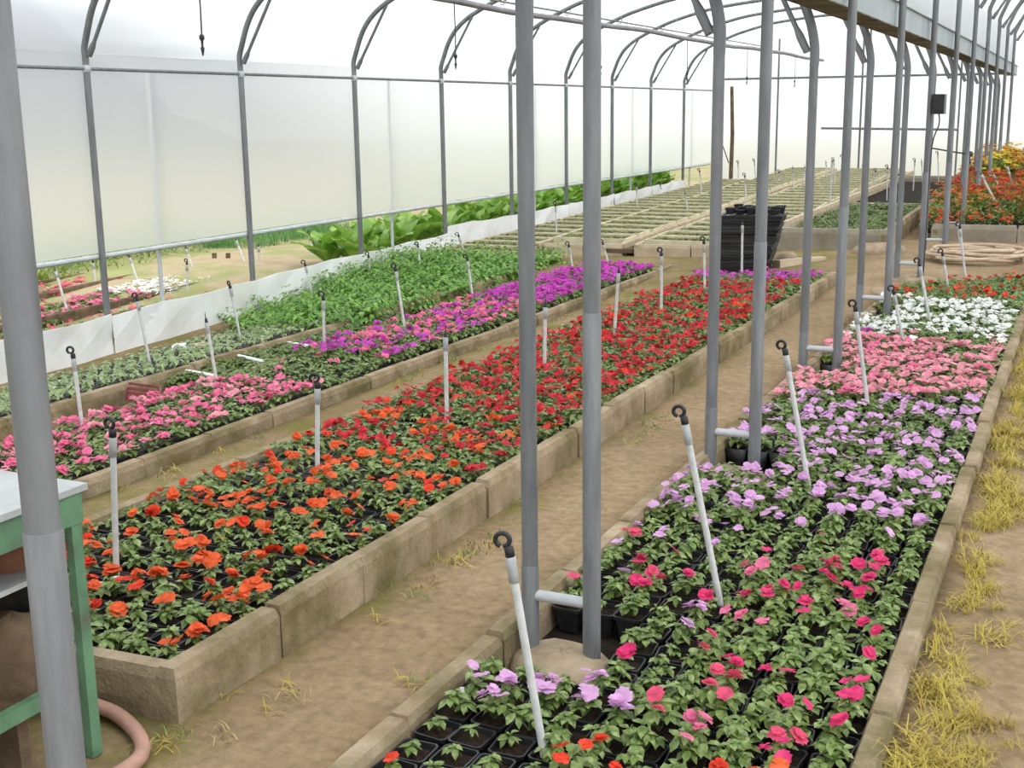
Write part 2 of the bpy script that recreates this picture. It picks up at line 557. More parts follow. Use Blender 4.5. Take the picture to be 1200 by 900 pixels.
NEARBY = {-1: 'beside the green table', 0: 'beside the few near lilac plants', 1: 'at the thick of the lilac flowers', 2: 'at the pale pink flowers', 3: 'at the white flowers', 4: 'at the far end of the flower bed'}
HOOP_L = 'galvanised steel hoop frame carrying the film over the beds beside the white skirt wall'
HOOP_R = 'galvanised steel hoop frame rising past the gutter over the lilac and pink bed'
for k in range(-1, 11):
    yw, yr = wall_y(k), row_y(k)
    xr, xl = row_xr(yr), row_xl(yr)
    gz = ground_z(xl, yr)
    h = empty('hoop_frame', (xl, yr, gz))
    tag(h, HOOP_L if k not in NEARBY else 'steel hoop frame, path-side post ' + NEARBY[k], 'hoop frame', 'hoop frames of the tunnel with the red flower bed')
    inv = Matrix.Translation((-xl, -yr, -gz))

    def part(name, mb, parent=None, smooth=True):
        me = mb.mesh(name, smooth); me.transform(inv)
        return link(name, me, parent or h)
    mb = MB(); mb.tube([(XL, yw, left_level(yw) - 0.15), (XL, yw, 2.2)], 0.030, 'steel', 12); part('wall_post', mb)
    mb = MB(); mb.tube(smooth_pts([(XL, yw, 2.15), (XL, yw, 2.27)] + arch_path(XL, yw, xl, yr, 0.0, True) + [(xl, yr, 2.0)]), 0.029, 'steel', 10); part('arch_tube', mb)
    jz = gz + (0.28 if k != 1 else 0.30)
    mb = MB(); mb.tube([(xl, yr, gz + 0.2), (xl, yr, 2.10)], 0.0275, 'steel', 14); part('row_post', mb)
    mb = MB(); mb.tube([(xl, yr, gz - 0.1), (xl, yr, jz - 0.004), (xl, yr, jz)], [0.0300, 0.0300, 0.0285], 'steel_lower', 14); part('post_sleeve', mb)
    for s, x0, y0 in ((1, XL, yw), (-1, xl, yr)):
        dy = (yr - yw) * 0.07 * s
        a = Vector((x0 + s * 0.05, y0, 2.10 if s < 0 else 2.28)); b = Vector((x0 + s * 0.49, y0 + dy, 2.97))
        mb = MB(); dd = (b - a)
        mb.tube([a - dd * 0.01, a + dd * 0.10, a + dd * 0.16, a + dd * 0.92, b], [0.024, 0.026, 0.017, 0.017, 0.02], 'steel', 8)
        br = part('brace', mb)
        mb = MB(); mb.tube([a + Vector((-s * 0.06, 0, 0)), a + Vector((s * 0.02, 0, 0.0))], 0.010, 'steel_pale', 6)
        me = mb.mesh('bolt', True); me.transform(inv); link('bolt', me, br)
    mb = MB(); mb.lathe([(0.036, -0.03), (0.038, -0.028), (0.038, 0.028), (0.036, 0.03)], 'steel_pale', 10, c=(XL, yw, 2.167)); part('rail_clamp', mb)
    mb = MB(); mb.tube([(xl + 0.02, yr, gz + 0.175), (xr - 0.02, yr, gz + 0.175)], 0.019, 'steel_pale', 10); part('tie_bar', mb)

    # right-hand tunnel
    h2 = empty('tall_hoop_frame', (xr, yr, gz))
    tag(h2, HOOP_R if k not in NEARBY else 'tall steel hoop frame passing the gutter, post ' + NEARBY[k], 'hoop frame', 'hoop frames of the tunnel with the lilac flower bed')
    inv = Matrix.Translation((-xr, -yr, -gz))
    LIFT = 0.72
    mb = MB(); mb.tube([(xr, yr, gz + 1.0), (xr, yr, 2.95)], 0.0275, 'steel', 14); part('row_post', mb, h2)
    mb = MB(); mb.tube([(xr, yr, gz - 0.1), (xr, yr, 1.136), (xr, yr, 1.14)], [0.0300, 0.0300, 0.0285], 'steel_lower', 14); part('post_sleeve', mb, h2)
    mb = MB(); mb.tube(smooth_pts([(xr, yr, 2.9), (xr, yr, 3.0)] + arch_path(xr, yr, 5.0, yr, LIFT) + [(5.0, yr, 2.9), (5.0, yr, -0.05)]), 0.029, 'steel', 8); part('arch_tube', mb, h2)
    a = Vector((xr + 0.04, yr, 2.93)); b = Vector((xr + 0.49, yr, 3.66)); dd = b - a
    mb = MB(); mb.tube([a, a + dd * 0.1, a + dd * 0.16, b], [0.024, 0.026, 0.017, 0.018], 'steel', 8); part('brace', mb, h2)


# film skins -------------------------------------------------------------
def skin(name, prof, ys, bulge, label, wfn=lambda x: 0.0):
    """prof: list of (x, z) ; follows the hoops and slackens between them"""
    V, F = [], []
    n = len(prof)
    pv = [Vector((p[0], 0, p[1])) for p in prof]
    nor = []
    for i in range(n):
        t = (pv[min(i + 1, n - 1)] - pv[max(i - 1, 0)]).normalized()
        nor.append(Vector((-t.z, 0, t.x)))
    for y, b in ys:
        for i in range(n):
            w = bulge * b + 0.006 * math.sin(5.3 * y + 3.1 * i) * b
            p = pv[i] + nor[i] * w
            V.append((p.x + wfn(p.x) * (row_xr(y) + 1.38), y, p.z))
    for j in range(len(ys) - 1):
        for i in range(n - 1):
            F.append((j * n + i, (j + 1) * n + i, (j + 1) * n + i + 1, j * n + i + 1))
    mb = MB(); mb.add(V, F, 'film')
    o = mb.build(name, smooth=True)
    tag(o, label, kind='structure')
    return o


ysamp = []
y = wall_y(-4)
while y < YEND:
    for q in range(6):
        yy = y + 2.17 * q / 6
        if yy < YEND:
            ysamp.append((yy, math.sin(math.pi * q / 6)))
    y += 2.17
ysamp.append((YEND, 0.0))
lp = [(-8.045, 0.564 + (2.3 - 0.564) * i / 8) for i in range(9)]
skin('wall_left', lp, ysamp, -0.012, 'milky white polythene film wall hanging above the low rail')
rp = [(-8.045, 2.3)] + [(p.x + (-0.03 if p.x < -5 else 0.02), p.z + 0.03) for p in smooth_pts([(a[0], 0, a[2]) for a in arch_path(XL, 0, -1.68, 0)], 2)][:-2] + [(-1.70, 2.55)]
skin('ceiling', rp, ysamp, 0.02, 'milky white polythene roof film over the red flower bed', lambda x: min(1.0, max(0.0, (x + 8.0) / 6.3)))
rp2 = [(-1.445, 2.56), (-1.435, 2.8), (-1.43, 3.0)] + [(p.x, p.z + 0.035) for p in smooth_pts([(a[0], 0, a[2]) for a in arch_path(-1.43, 0, 5.04, 0, 0.72)], 2)] + [(5.04, 2.5), (5.04, 0.0)]
skin('ceiling.001', rp2, ysamp, 0.02, 'milky white polythene roof film over the lilac flower bed', lambda x: min(1.0, max(0.0, (5.0 - x) / 6.4)))


def end_wall(name, prof, ybase, label):
    V, F = [], []
    for x, z in prof:
        V += [(x, YEND, ybase), (x, YEND + 0.0, z)]
    for i in range(len(prof) - 1):
        F.append((2 * i, 2 * i + 2, 2 * i + 3, 2 * i + 1))
    mb = MB(); mb.add(V, F, 'film'); o = mb.build(name)
    tag(o, label, kind='structure')


end_wall('wall_back', [(-8.045, 2.3)] + rp[1:], 0.0, 'milky white polythene film end wall behind the seedling trays')
end_wall('wall_back.001', [(-1.74, 2.54)] + rp2[:-1], 0.0, 'milky white polythene film end wall behind the orange flowers')

# rails on the film wall, gutter, roof pipes
mb = MB(); mb.tube([(XL - 0.0, -2, 2.167), (XL, YEND, 2.167)], 0.015, 'steel', 8)
tag(mb.build('rail', smooth=True), 'thin steel rail along the film wall at eave height', 'rail')
mb = MB(); mb.tube([(XL - 0.035, -2, 0.533), (XL - 0.035, YEND, 0.533)], 0.024, 'steel_pale', 10)
for j in range(14):
    mb.tube([(XL - 0.035, -1 + 2.17 * j, 0.533), (XL - 0.035, -0.9 + 2.17 * j, 0.533)], 0.0275, 'steel_pale', 10)
tag(mb.build('roll_up_bar', smooth=True), 'pale steel roll-up bar holding the lower edge of the film wall', 'rail')
for yy in (wall_y(2) + 0.86, 13.7, 18.2, 22.75, 26.6):
    mb = MB(); mb.tube([(XL - 0.10, yy, left_level(yy) - 0.1), (XL - 0.10, yy, 2.16)], 0.020, 'steel_pale', 8)
    tag(mb.build('guide_post', smooth=True), 'slim pale guide post behind the film wall between hoop posts', 'post', 'guide posts behind the film wall')

gut = empty('gutter', (-1.5, 3.5, 2.36))
y0, y1 = -2.0, YEND - 0.05
for nm, ofs, za, zb, mt in (('side_plate', (-0.025, -0.02), 0.0, 0.175, 'gutter_zinc'), ('side_plate', (-0.235, -0.23), 0.0, 0.175, 'gutter_zinc'), ('base_plate', (-0.235, -0.02), -0.008, 0.0, 'rust'), ('lip', (-0.025, 0.0), 0.175, 0.185, 'gutter_zinc')):
    mb = MB()
    ys_ = [y0 + (y1 - y0) * i / 13 for i in range(14)]
    for ya, yb in zip(ys_[:-1], ys_[1:]):
        xa, xb = row_xr(ya) - 0.03, row_xr(yb) - 0.03
        vs_ = []
        for xx, yy in ((xa, ya), (xb, yb)):
            for o_ in ofs:
                for zz in (2.36 + za, 2.36 + zb):
                    vs_.append((xx + o_, yy, zz))
        mb.add(vs_, [(0, 1, 5, 4), (2, 6, 7, 3), (0, 4, 6, 2), (1, 3, 7, 5)] + ([(0, 2, 3, 1)] if ya == y0 else []) + ([(4, 5, 7, 6)] if yb == y1 else []), mt)
    me = mb.mesh(nm); me.transform(Matrix.Translation((1.5, -3.5, -2.36))); link(nm, me, gut)
for k in range(0, 11):
    yy = row_y(k); xx = row_xr(yy) - 0.055
    mb = MB(); mb.box((xx + 0.004, yy - 1.1 - 0.012, 2.35), (xx + 0.012, yy - 1.1 + 0.012, 2.545), 'gutter_zinc')
    me = mb.mesh('seam_strip'); me.transform(Matrix.Translation((1.5, -3.5, -2.36))); link('seam_strip', me, gut)
tag(gut, 'long grey zinc valley gutter with rusty underside on top of the paired posts', 'gutter')

mb = MB(); mb.tube([(-7.06, -2, 3.135), (-7.06, YEND, 3.135)], 0.013, 'steel', 8)
pur = mb.build('purlin', smooth=True); tag(pur, 'thin steel purlin clipped under the hoops near the film wall', 'rail')
for k in range(0, 11):
    mb = MB(); yy = wall_y(k); mb.tube([(-7.10, yy - 0.03, 3.11), (-7.06, yy - 0.035, 3.10), (-7.02, yy - 0.03, 3.13), (-7.03, yy, 3.19)], 0.009, 'steel_pale', 6); mb.build('clip', pur, True)
pipe = empty('overhead_pipe', (-5.4, 8, 2.74))
pts = [(0, y - 8, 0.012 * math.sin(y * 0.9) - 0.006 * math.sin(2.3 * y)) for y in np.arange(-1, 27.6, 0.6)]
mb = MB(); mb.tube(pts, 0.030, 'pipe_grey', 10); mb.build('pipe', pipe, True)
for k in range(0, 11):
    yy = (wall_y(k) + row_y(k)) / 2
    mb = MB(); mb.tube([(0, yy - 8, 0.02), (0, yy - 8, 0.80)], 0.003, 'steel_pale', 5); mb.build('hanger_wire', pipe)
tag(pipe, 'thick grey irrigation pipe hung below the roof hoops', 'pipe')
for yy in (6.77, 10.38, 14.09, 17.54, 20.91, 24.55):
    t = empty('hanging_mister', (-5.4, yy, 2.15))
    mb = MB(); mb.tube([(0, 0, 0.10), (0.004, 0, 0.3), (-0.003, 0, 0.585)], 0.0055, 'dark_wire', 6); mb.build('drop_tube', t, True)
    mb = MB(); mb.lathe([(0.006, 0.13), (0.016, 0.12), (0.018, 0.10), (0.008, 0.085), (0.007, 0.05), (0.014, 0.04), (0.010, 0.02), (0.004, -0.01)], 'black_plastic', 8); mb.build('nozzle', t, True)
    tag(t, 'black mist nozzle hanging on a thin tube from the overhead pipe', 'mister', 'mist nozzles under the overhead pipe')

# end wall frame
for x, w, zt in ((-6.6, 0.022, 3.3), (-4.76, 0.022, 3.55), (-4.62, 0.022, 3.55), (-2.72, 0.02, 3.3), (0.6, 0.025, 4.0)):
    mb = MB(); mb.tube([(x, YEND - 0.06, 0), (x, YEND - 0.06, zt - 0.03)], w, 'steel', 8)
    tag(mb.build('end_post', smooth=True), 'slim steel upright standing against the film end wall', 'post', 'uprights of the end wall')
mb = MB(); mb.tube([(-7.9, YEND - 0.1, 2.42), (-1.75, YEND - 0.1, 2.40)], 0.025, 'steel', 8)
tag(mb.build('end_rail', smooth=True), 'long steel crossbar across the film end wall at eave height', 'rail')
mb = MB(); mb.tube([(-5.6, YEND - 0.1, 1.31), (-2.7, YEND - 0.1, 1.26)], 0.025, 'steel', 8)
tag(mb.build('door_rail', smooth=True), 'short steel crossbar at door height on the film end wall', 'rail')
mb = MB(); mb.tube([(-7.52, 27.9, 0.0), (-7.53, 28.0, 1.2), (-7.57, 28.0, 2.25)], [0.05, 0.045, 0.04], 'old_wood', 8)
tag(mb.build('wooden_post', smooth=True), 'weathered wooden post in the corner by the end wall', 'post')
mb = MB(); mb.tube([(-8.0, 28.2, 1.45), (-7.6, 28.0, 0.55)], 0.012, 'dark_wire', 6)
tag(mb.build('diagonal_strut', smooth=True), 'thin dark diagonal strut leaning on the corner by the end wall', 'strut')

# white skirt sheet along the foot of the left wall, one panel per bay
for k in range(-1, 10):
    ya, yb = wall_y(k), wall_y(k + 1)
    top = lambda y: float(np.interp(y, [6, 8, 9.2, 10.55, 11.4, 12.6, 14.3, 15.2], [-0.02, 0.0, 0.025, 0.045, 0.09, 0.106, 0.13, 0.14]))
    bot = lambda y: left_level(y) - 0.06
    if k >= 5:
        top = lambda y: float(np.interp(y, [14, 15, 17, 21.7, 26, 29], [0.25, 0.25, 0.22, 0.26, 0.29, 0.31]))
    N = 7
    V = []
    for i in range(N):
        y = ya + (yb - ya) * i / (N - 1)
        w = 0.012 * math.sin(2.7 * i + k)
        x = XL + 0.055 + w * 0.5
        tz = top(y) + 0.012 * math.sin(i * 1.9 + k * 2.1)
        V += [(x, y, bot(y)), (x + w, y, (bot(y) + tz) / 2), (x - w * 0.4, y, tz), (x - 0.012 - w * 0.4, y, tz), (x - 0.012 + w, y, (bot(y) + tz) / 2), (x - 0.012, y, bot(y))]
    F = []
    for i in range(N - 1):
        for j in range(6):
            F.append((i * 6 + j, i * 6 + (j + 1) % 6, (i + 1) * 6 + (j + 1) % 6, (i + 1) * 6 + j))
    F += [(0, 1, 2, 3, 4, 5), tuple((N - 1) * 6 + q for q in (5, 4, 3, 2, 1, 0))]
    mb = MB(); mb.add(V, F, 'skirt_sheet')
    tag(mb.build('skirt_panel'), 'white plastic skirt sheet along the foot of the film wall', 'panel', 'skirt sheets along the film wall')

# ------------------------------------------------------------------ planting beds with kerbs


def block_mesh(mat):
    """unit block, chamfered along its upper edges; x = length, y = thickness (outer at 0), z from -1 to 0"""
    b, c = 0.012, 0.12
    V = [(b, 0, -1), (1 - b, 0, -1), (1 - b, 1, -1), (b, 1, -1),
         (0, 0, -c), (1, 0, -c), (1, 1, -c), (0, 1, -c),
         (0.015, 0.14, 0), (0.985, 0.14, 0), (0.985, 0.86, 0), (0.015, 0.86, 0)]
    F = [(0, 3, 2, 1), (0, 1, 5, 4), (1, 2, 6, 5), (2, 3, 7, 6), (3, 0, 4, 7), (4, 5, 9, 8), (5, 6, 10, 9), (6, 7, 11, 10), (7, 4, 8, 11), (8, 9, 10, 11)]
    mb = MB(); mb.add(V, F, mat)
    return mb.mesh('curb_block')


BLOCKS = {m: block_mesh(m) for m in ('curb', 'curb_grey', 'pale_wood', 'old_wood')}


def kerb(parent, a, b, thick, height, blen=0.5, mat='curb', name='curb_block', jit=0.006, inward=1):
    """row of blocks whose outer top edge runs from a to b (world), thickness to the left of a->b when inward = 1"""
    a, b = Vector(a), Vector(b)
    d = b - a; L = d.length; n = max(1, int(round(L / blen)))
    hd = math.atan2(d.y, d.x)
    for i in range(n):
        t0, t1 = i / n, (i + 1) / n
        g = 0.002 / L
        p = a.lerp(b, t0 + g)
        o = bpy.data.objects.new(name, BLOCKS[mat]); COL.objects.link(o)
        o.parent = parent
        sx = L * (t1 - t0 - 2 * g)
        o.location = (p.x - parent.location.x + rnd.uniform(-jit, jit), p.y - parent.location.y + rnd.uniform(-jit, jit), p.z - parent.location.z + rnd.uniform(-jit, jit))
        o.rotation_euler = (rnd.uniform(-0.02, 0.02), -math.atan2(d.z, math.hypot(d.x, d.y)), hd + rnd.uniform(-0.006, 0.006))
        o.scale = (sx, thick * inward, height)


def quad_floor(parent, pts, mat, name='soil'):
    """soil slab between the kerbs"""
    V = [(p[0] - parent.location.x, p[1] - parent.location.y, p[2] - parent.location.z) for p in pts]
    V += [(x, y, z - 0.05) for x, y, z in V]
    mb = MB(); mb.add(V, [(0, 1, 2, 3), (7, 6, 5, 4), (0, 4, 5, 1), (1, 5, 6, 2), (2, 6, 7, 3), (3, 7, 4, 0)], mat)
    return mb.build(name, parent)


# bed A : lilac / pink bed beside the posts
def A_top(y): return 0.05 + 0.009 * (y - 2.3)


A_NL, A_NR, A_FR, A_FL = [(-1.75, 1.6), (-0.39, 1.6), (-0.40, 13.05), (-1.60, 11.95)]
bedA = empty('planting_bed', (-1.0, 7.0, 0.0)); tag(bedA, 'long narrow bed with low concrete edging, lilac and pink flowers, beside dry grass', 'planting bed')
P3 = lambda p, fn, dz=0.0: (p[0], p[1], fn(p[1]) + dz)
kerb(bedA, P3(A_NL, A_top), P3(A_FL, A_top), 0.075, 0.22, 0.62, inward=-1)
kerb(bedA, P3(A_NR, A_top), P3(A_FR, A_top), 0.075, 0.20, 0.85, inward=1)
kerb(bedA, P3(A_FL, A_top), P3(A_FR, A_top), 0.07, 0.22, 0.6, inward=-1)
quad_floor(bedA, [P3((-1.70, 1.6), A_top, -0.14), P3((-0.44, 1.6), A_top, -0.14), P3((-0.46, 12.95), A_top, -0.14), P3((-1.56, 11.9), A_top, -0.14)], 'bed_soil')

# bed B : red bed across the path
B_NR, B_FR, B_FL, B_NL = (-2.32, 2.59, 0.17), (-2.21, 12.3, 0.17), (-3.60, 11.95, 0.12), (-3.76, 2.62, 0.11)
bedB = empty('planting_bed', (-3.0, 7.0, 0.0)); tag(bedB, 'long bed with tall mossy concrete edging full of orange and red flowers', 'planting bed')
kerb(bedB, B_NR, B_FR, 0.075, 0.26, 0.52, inward=1)
kerb(bedB, B_NL, B_FL, 0.075, 0.26, 0.52, inward=-1)
kerb(bedB, B_NL, B_NR, 0.075, 0.26, 0.7, inward=1)
kerb(bedB, B_FL, B_FR, 0.06, 0.26, 0.55, inward=-1)
quad_floor(bedB, [(-3.7, 2.66, -0.01), (-2.38, 2.66, 0.03), (-2.27, 12.22, 0.05), (-3.56, 11.9, 0.0)], 'bed_soil')

# bed C : pink and purple
C_NR, C_FR, C_FL, C_NL = (-4.42, 2.6, 0.0), (-4.31, 13.7, 0.0), (-5.31, 13.12, 0.0), (-5.44, 2.6, -0.03)
bedC = empty('planting_bed', (-4.9, 8.0, -0.1)); tag(bedC, 'long bed with mossy concrete edging full of pink and purple flowers', 'planting bed')
kerb(bedC, C_NR, C_FR, 0.08, 0.25, 0.55, inward=1)
kerb(bedC, C_NL, C_FL, 0.07, 0.25, 0.55, inward=-1)
kerb(bedC, C_FL, C_FR, 0.07, 0.2, 0.55, inward=-1)
quad_floor(bedC, [(-5.38, 2.6, -0.15), (-4.48, 2.6, -0.12), (-4.37, 13.65, -0.12), (-5.26, 13.1, -0.12)], 'bed_soil')

# bed D : seedlings and feathery greens along the skirt
bedD = empty('planting_bed', (-6.8, 8.0, -0.2)); tag(bedD, 'bed of grey-green seedlings and feathery greens along the white skirt', 'planting bed')
kerb(bedD, (-5.93, 3.0, -0.05), (-5.85, 12.9, -0.02), 0.09, 0.30, 0.6, inward=1)
for (ya, yb) in ((3.0, 11.3),):
    kerb(bedD, (-7.74, ya, -0.42), (-7.74, 8.0, -0.36), 0.10, 0.25, 0.7, inward=1)
    kerb(bedD, (-7.74, 8.0, -0.36), (-7.74, yb, -0.25), 0.10, 0.25, 0.7, inward=1)


def D_z(x, y):
    k = min(1, max(0, (y - 10.5) / 3.0))
    zl = -0.46 + 0.30 * k
    return float(np.interp(x, [-7.8, -5.98], [zl, -0.14]))


V, F = [], []
dx = list(np.linspace(-7.78, -5.98, 7)); dy = list(np.linspace(3.0, 13.2, 18))
for y in dy:
    for x in dx:
        V.append((x + 6.8, y - 8.0, D_z(x, y) + 0.2))
for j in range(len(dy) - 1):
    for i in range(len(dx) - 1):
        F.append((j * 7 + i, j * 7 + i + 1, (j + 1) * 7 + i + 1, (j + 1) * 7 + i))
mb = MB(); mb.add(V, F, 'bed_soil'); mb.build('soil', bedD, True)

# ------------------------------------------------------------------ plant prototypes (triangle arrays)


def leaf_arr(L, w, droop, fold, rich):
    if rich:
        V = [(0, 0, 0), (-0.7 * w, 0.3 * L, fold * 0.8), (0, 0.33 * L, 0), (0.7 * w, 0.3 * L, fold * 0.8), (-w * 0.85, 0.62 * L, fold - droop * 0.35), (0, 0.66 * L, -droop * 0.3), (w * 0.85, 0.62 * L, fold - droop * 0.35), (0, L, -droop)]
        F = [(0, 2, 1), (0, 3, 2), (1, 2, 5), (1, 5, 4), (2, 3, 6), (2, 6, 5), (4, 5, 7), (5, 6, 7)]
    else:
        V = [(0, 0, 0), (-w, 0.52 * L, fold), (0, 0.5 * L, 0), (w, 0.52 * L, fold), (0, L, -droop)]
        F = [(0, 2, 1), (0, 3, 2), (1, 2, 4), (2, 3, 4)]
    return np.array(V, float), np.array(F, int)


def place(V, az, pitch, pos):
    """rotate about X by pitch then about Z by az"""
    c, s = math.cos(pitch), math.sin(pitch)
    y = V[:, 1] * c - V[:, 2] * s; z = V[:, 1] * s + V[:, 2] * c
    c, s = math.cos(az), math.sin(az)
    return np.stack([V[:, 0] * c - y * s, V[:, 0] * s + y * c, z], 1) + np.array(pos)


def foliage(r, stems, H, R, L, rich=True, per=6):
    out = []
    for i in range(stems):
        a = 2 * math.pi * (i + r.uniform(-.3, .3)) / stems
        rr = R * (0.0 if (i == 0) else r.uniform(0.35, 0.75))
        h = H * (1.0 if i == 0 else r.uniform(0.45, 0.95))
        tip = np.array([rr * math.cos(a), rr * math.sin(a), h])
        if rich:
            # stem
            q = 0.0025
            SV = np.array([(q, 0, 0), (-q, q, 0), (-q, -q, 0), tip + (q, 0, 0), tip + (-q, q, 0), tip + (-q, -q, 0)])
            SF = np.array([(0, 1, 4), (0, 4, 3), (1, 2, 5), (1, 5, 4), (2, 0, 3), (2, 3, 5)])
            out.append((SV, SF))
        for j in range(per):
            az = 2 * math.pi * (j + r.uniform(-.25, .25)) / per
            lv = 1 if j % 2 else 0
            l = L * r.uniform(0.7, 1.15)
            V, F = leaf_arr(l, l * r.uniform(0.30, 0.40), l * r.uniform(0.1, 0.35), l * 0.09, rich)
            pitch = r.uniform(-0.55, 0.35) - 0.15 * lv
            p = tip * (1 - 0.28 * lv * r.random()) + np.array([0, 0, r.uniform(-0.006, 0.006)])
            out.append((place(V, az, pitch, p), F))
        # little upright centre leaves
        for j in range(2):
            l = L * 0.45
            V, F = leaf_arr(l, l * 0.34, l * 0.1, l * 0.15, False)
            out.append((place(V, r.uniform(0, 6.28), r.uniform(0.4, 1.0), tip), F))
    return cat_arrays(out)


def flower(r, R, petals=5, ruff=0.0, rich=True, double=False):
    out = []
    for layer in range(2 if double else 1):
        rad = R * (1 - 0.35 * layer)
        for i in range(petals):
            az = 2 * math.pi * (i + 0.5 * layer + r.uniform(-.08, .08)) / petals
            w = rad * 1.25 * math.pi / petals * r.uniform(0.85, 1.05)
            u = rad * (0.18 + 0.3 * layer) + r.uniform(-ruff, ruff) * rad
            n = rad * -0.12
            if rich:
                V = np.array([(0, 0, 0), (-w * 0.75, rad * 0.55, u * 0.7), (0, rad * 0.6, u * 0.5), (w * 0.75, rad * 0.55, u * 0.7), (-w * 0.62, rad * 0.96, u + n), (0, rad * 0.9, u + n * .5), (w * 0.62, rad * 0.96, u + n)])
                F = np.array([(0, 2, 1), (0, 3, 2), (1, 2, 5), (1, 5, 4), (2, 3, 6), (2, 6, 5)])
            else:
                V = np.array([(0, 0, 0), (-w * 0.8, rad * 0.7, u), (w * 0.8, rad * 0.7, u), (0, rad, u + n)])
                F = np.array([(0, 2, 1), (1, 2, 3)])
            out.append((place(V, az, 0, (0, 0, 0.004 * layer)), F))
    return cat_arrays(out)


# square pot, rim .105 wide, origin at its base centre
POT_H = 0.095


def pot_mb(rich=True):
    mb = MB()
    def ring(hw, z, c=0.010):
        return [(-hw + c, -hw, z), (hw - c, -hw, z), (hw, -hw + c, z), (hw, hw - c, z), (hw - c, hw, z), (-hw + c, hw, z), (-hw, hw - c, z), (-hw, -hw + c, z)]
    rings = [ring(0.036, 0), ring(0.0485, POT_H - 0.012), ring(0.054, POT_H - 0.012), ring(0.055, POT_H), ring(0.050, POT_H), ring(0.046, POT_H - 0.03)]
    V = [p for rg in rings for p in rg]; F = []
    for i in range(len(rings) - 1):
        for k in range(8):
            F.append((i * 8 + k, i * 8 + (k + 1) % 8, (i + 1) * 8 + (k + 1) % 8, (i + 1) * 8 + k))
    F.append(tuple(range(7, -1, -1)))
    mb.add(V, F, 'black_plastic')
    return mb


pot_me = pot_mb().mesh('pot')
sb = MB()
hw = 0.0475
ring = [(-hw, -hw), (0, -hw * 1.0), (hw, -hw), (hw, 0), (hw, hw), (0, hw), (-hw, hw), (-hw, 0)]
sb.add([(0, 0, POT_H - 0.008)] + [(x, y, POT_H - 0.018) for x, y in ring], [(0, 1 + k, 1 + (k + 1) % 8) for k in range(8)], 'potting_soil')
soil_me = sb.mesh('potting_soil')
# simple pot for the mass: tapered box rim
POT_V = np.array([(-.04, -.04, 0), (.04, -.04, 0), (.04, .04, 0), (-.04, .04, 0), (-.054, -.054, POT_H), (.054, -.054, POT_H), (.054, .054, POT_H), (-.054, .054, POT_H),
                  (-.047, -.047, POT_H), (.047, -.047, POT_H), (.047, .047, POT_H), (-.047, .047, POT_H), (-.046, -.046, POT_H - .018), (.046, -.046, POT_H - .018), (.046, .046, POT_H - .018), (-.046, .046, POT_H - .018)])
POT_F = []
for a_, b_ in ((0, 4), (4, 8), (8, 12)):
    for k in range(4):
        k2 = (k + 1) % 4
        POT_F += [(a_ + k, a_ + k2, b_ + k2), (a_ + k, b_ + k2, b_ + k)]
POT_F = np.array(POT_F)
SOIL_V = POT_V[12:16].copy(); SOIL_F = np.array([(0, 1, 2), (0, 2, 3)])

r0 = random.Random(11)
FOL_RICH = {'small': [foliage(r0, r0.choice((1, 2, 2)), 0.040, 0.030, 0.036, True, 6) for _ in range(4)],
            'mid': [foliage(r0, r0.choice((4, 5)), 0.062, 0.050, 0.040, True, 6) for _ in range(6)],
            'big': [foliage(r0, r0.choice((6, 7)), 0.085, 0.068, 0.043, True, 6) for _ in range(6)]}
FOL_LOW = {'small': [foliage(r0, 2, 0.042, 0.03, 0.042, False, 5) for _ in range(3)],
           'mid': [foliage(r0, 4, 0.062, 0.050, 0.046, False, 5) for _ in range(5)],
           'big': [foliage(r0, 6, 0.082, 0.066, 0.050, False, 5) for _ in range(5)]}
HTS = {'small': 0.045, 'mid': 0.068, 'big': 0.090}
FLO_RICH = [flower(r0, 0.026, 5, 0.15, True, False) for _ in range(3)] + [flower(r0, 0.027, 6, 0.25, True, True) for _ in range(3)]
FLO_LOW = [flower(r0, 0.025, 5, 0.2, False, False) for _ in range(3)] + [flower(r0, 0.026, 5, 0.3, False, True) for _ in range(3)]
fol_me = {s: [tri_mesh('foliage', [(V, F, 'leaf_impatiens')]) for V, F in L] for s, L in FOL_RICH.items()}
flo_me = {}


def flower_mesh(col, i):
    if (col, i) not in flo_me:
        V, F = FLO_RICH[i]
        flo_me[(col, i)] = tri_mesh('flower', [(V, F, 'petal_' + col)], True)
    return flo_me[(col, i)]


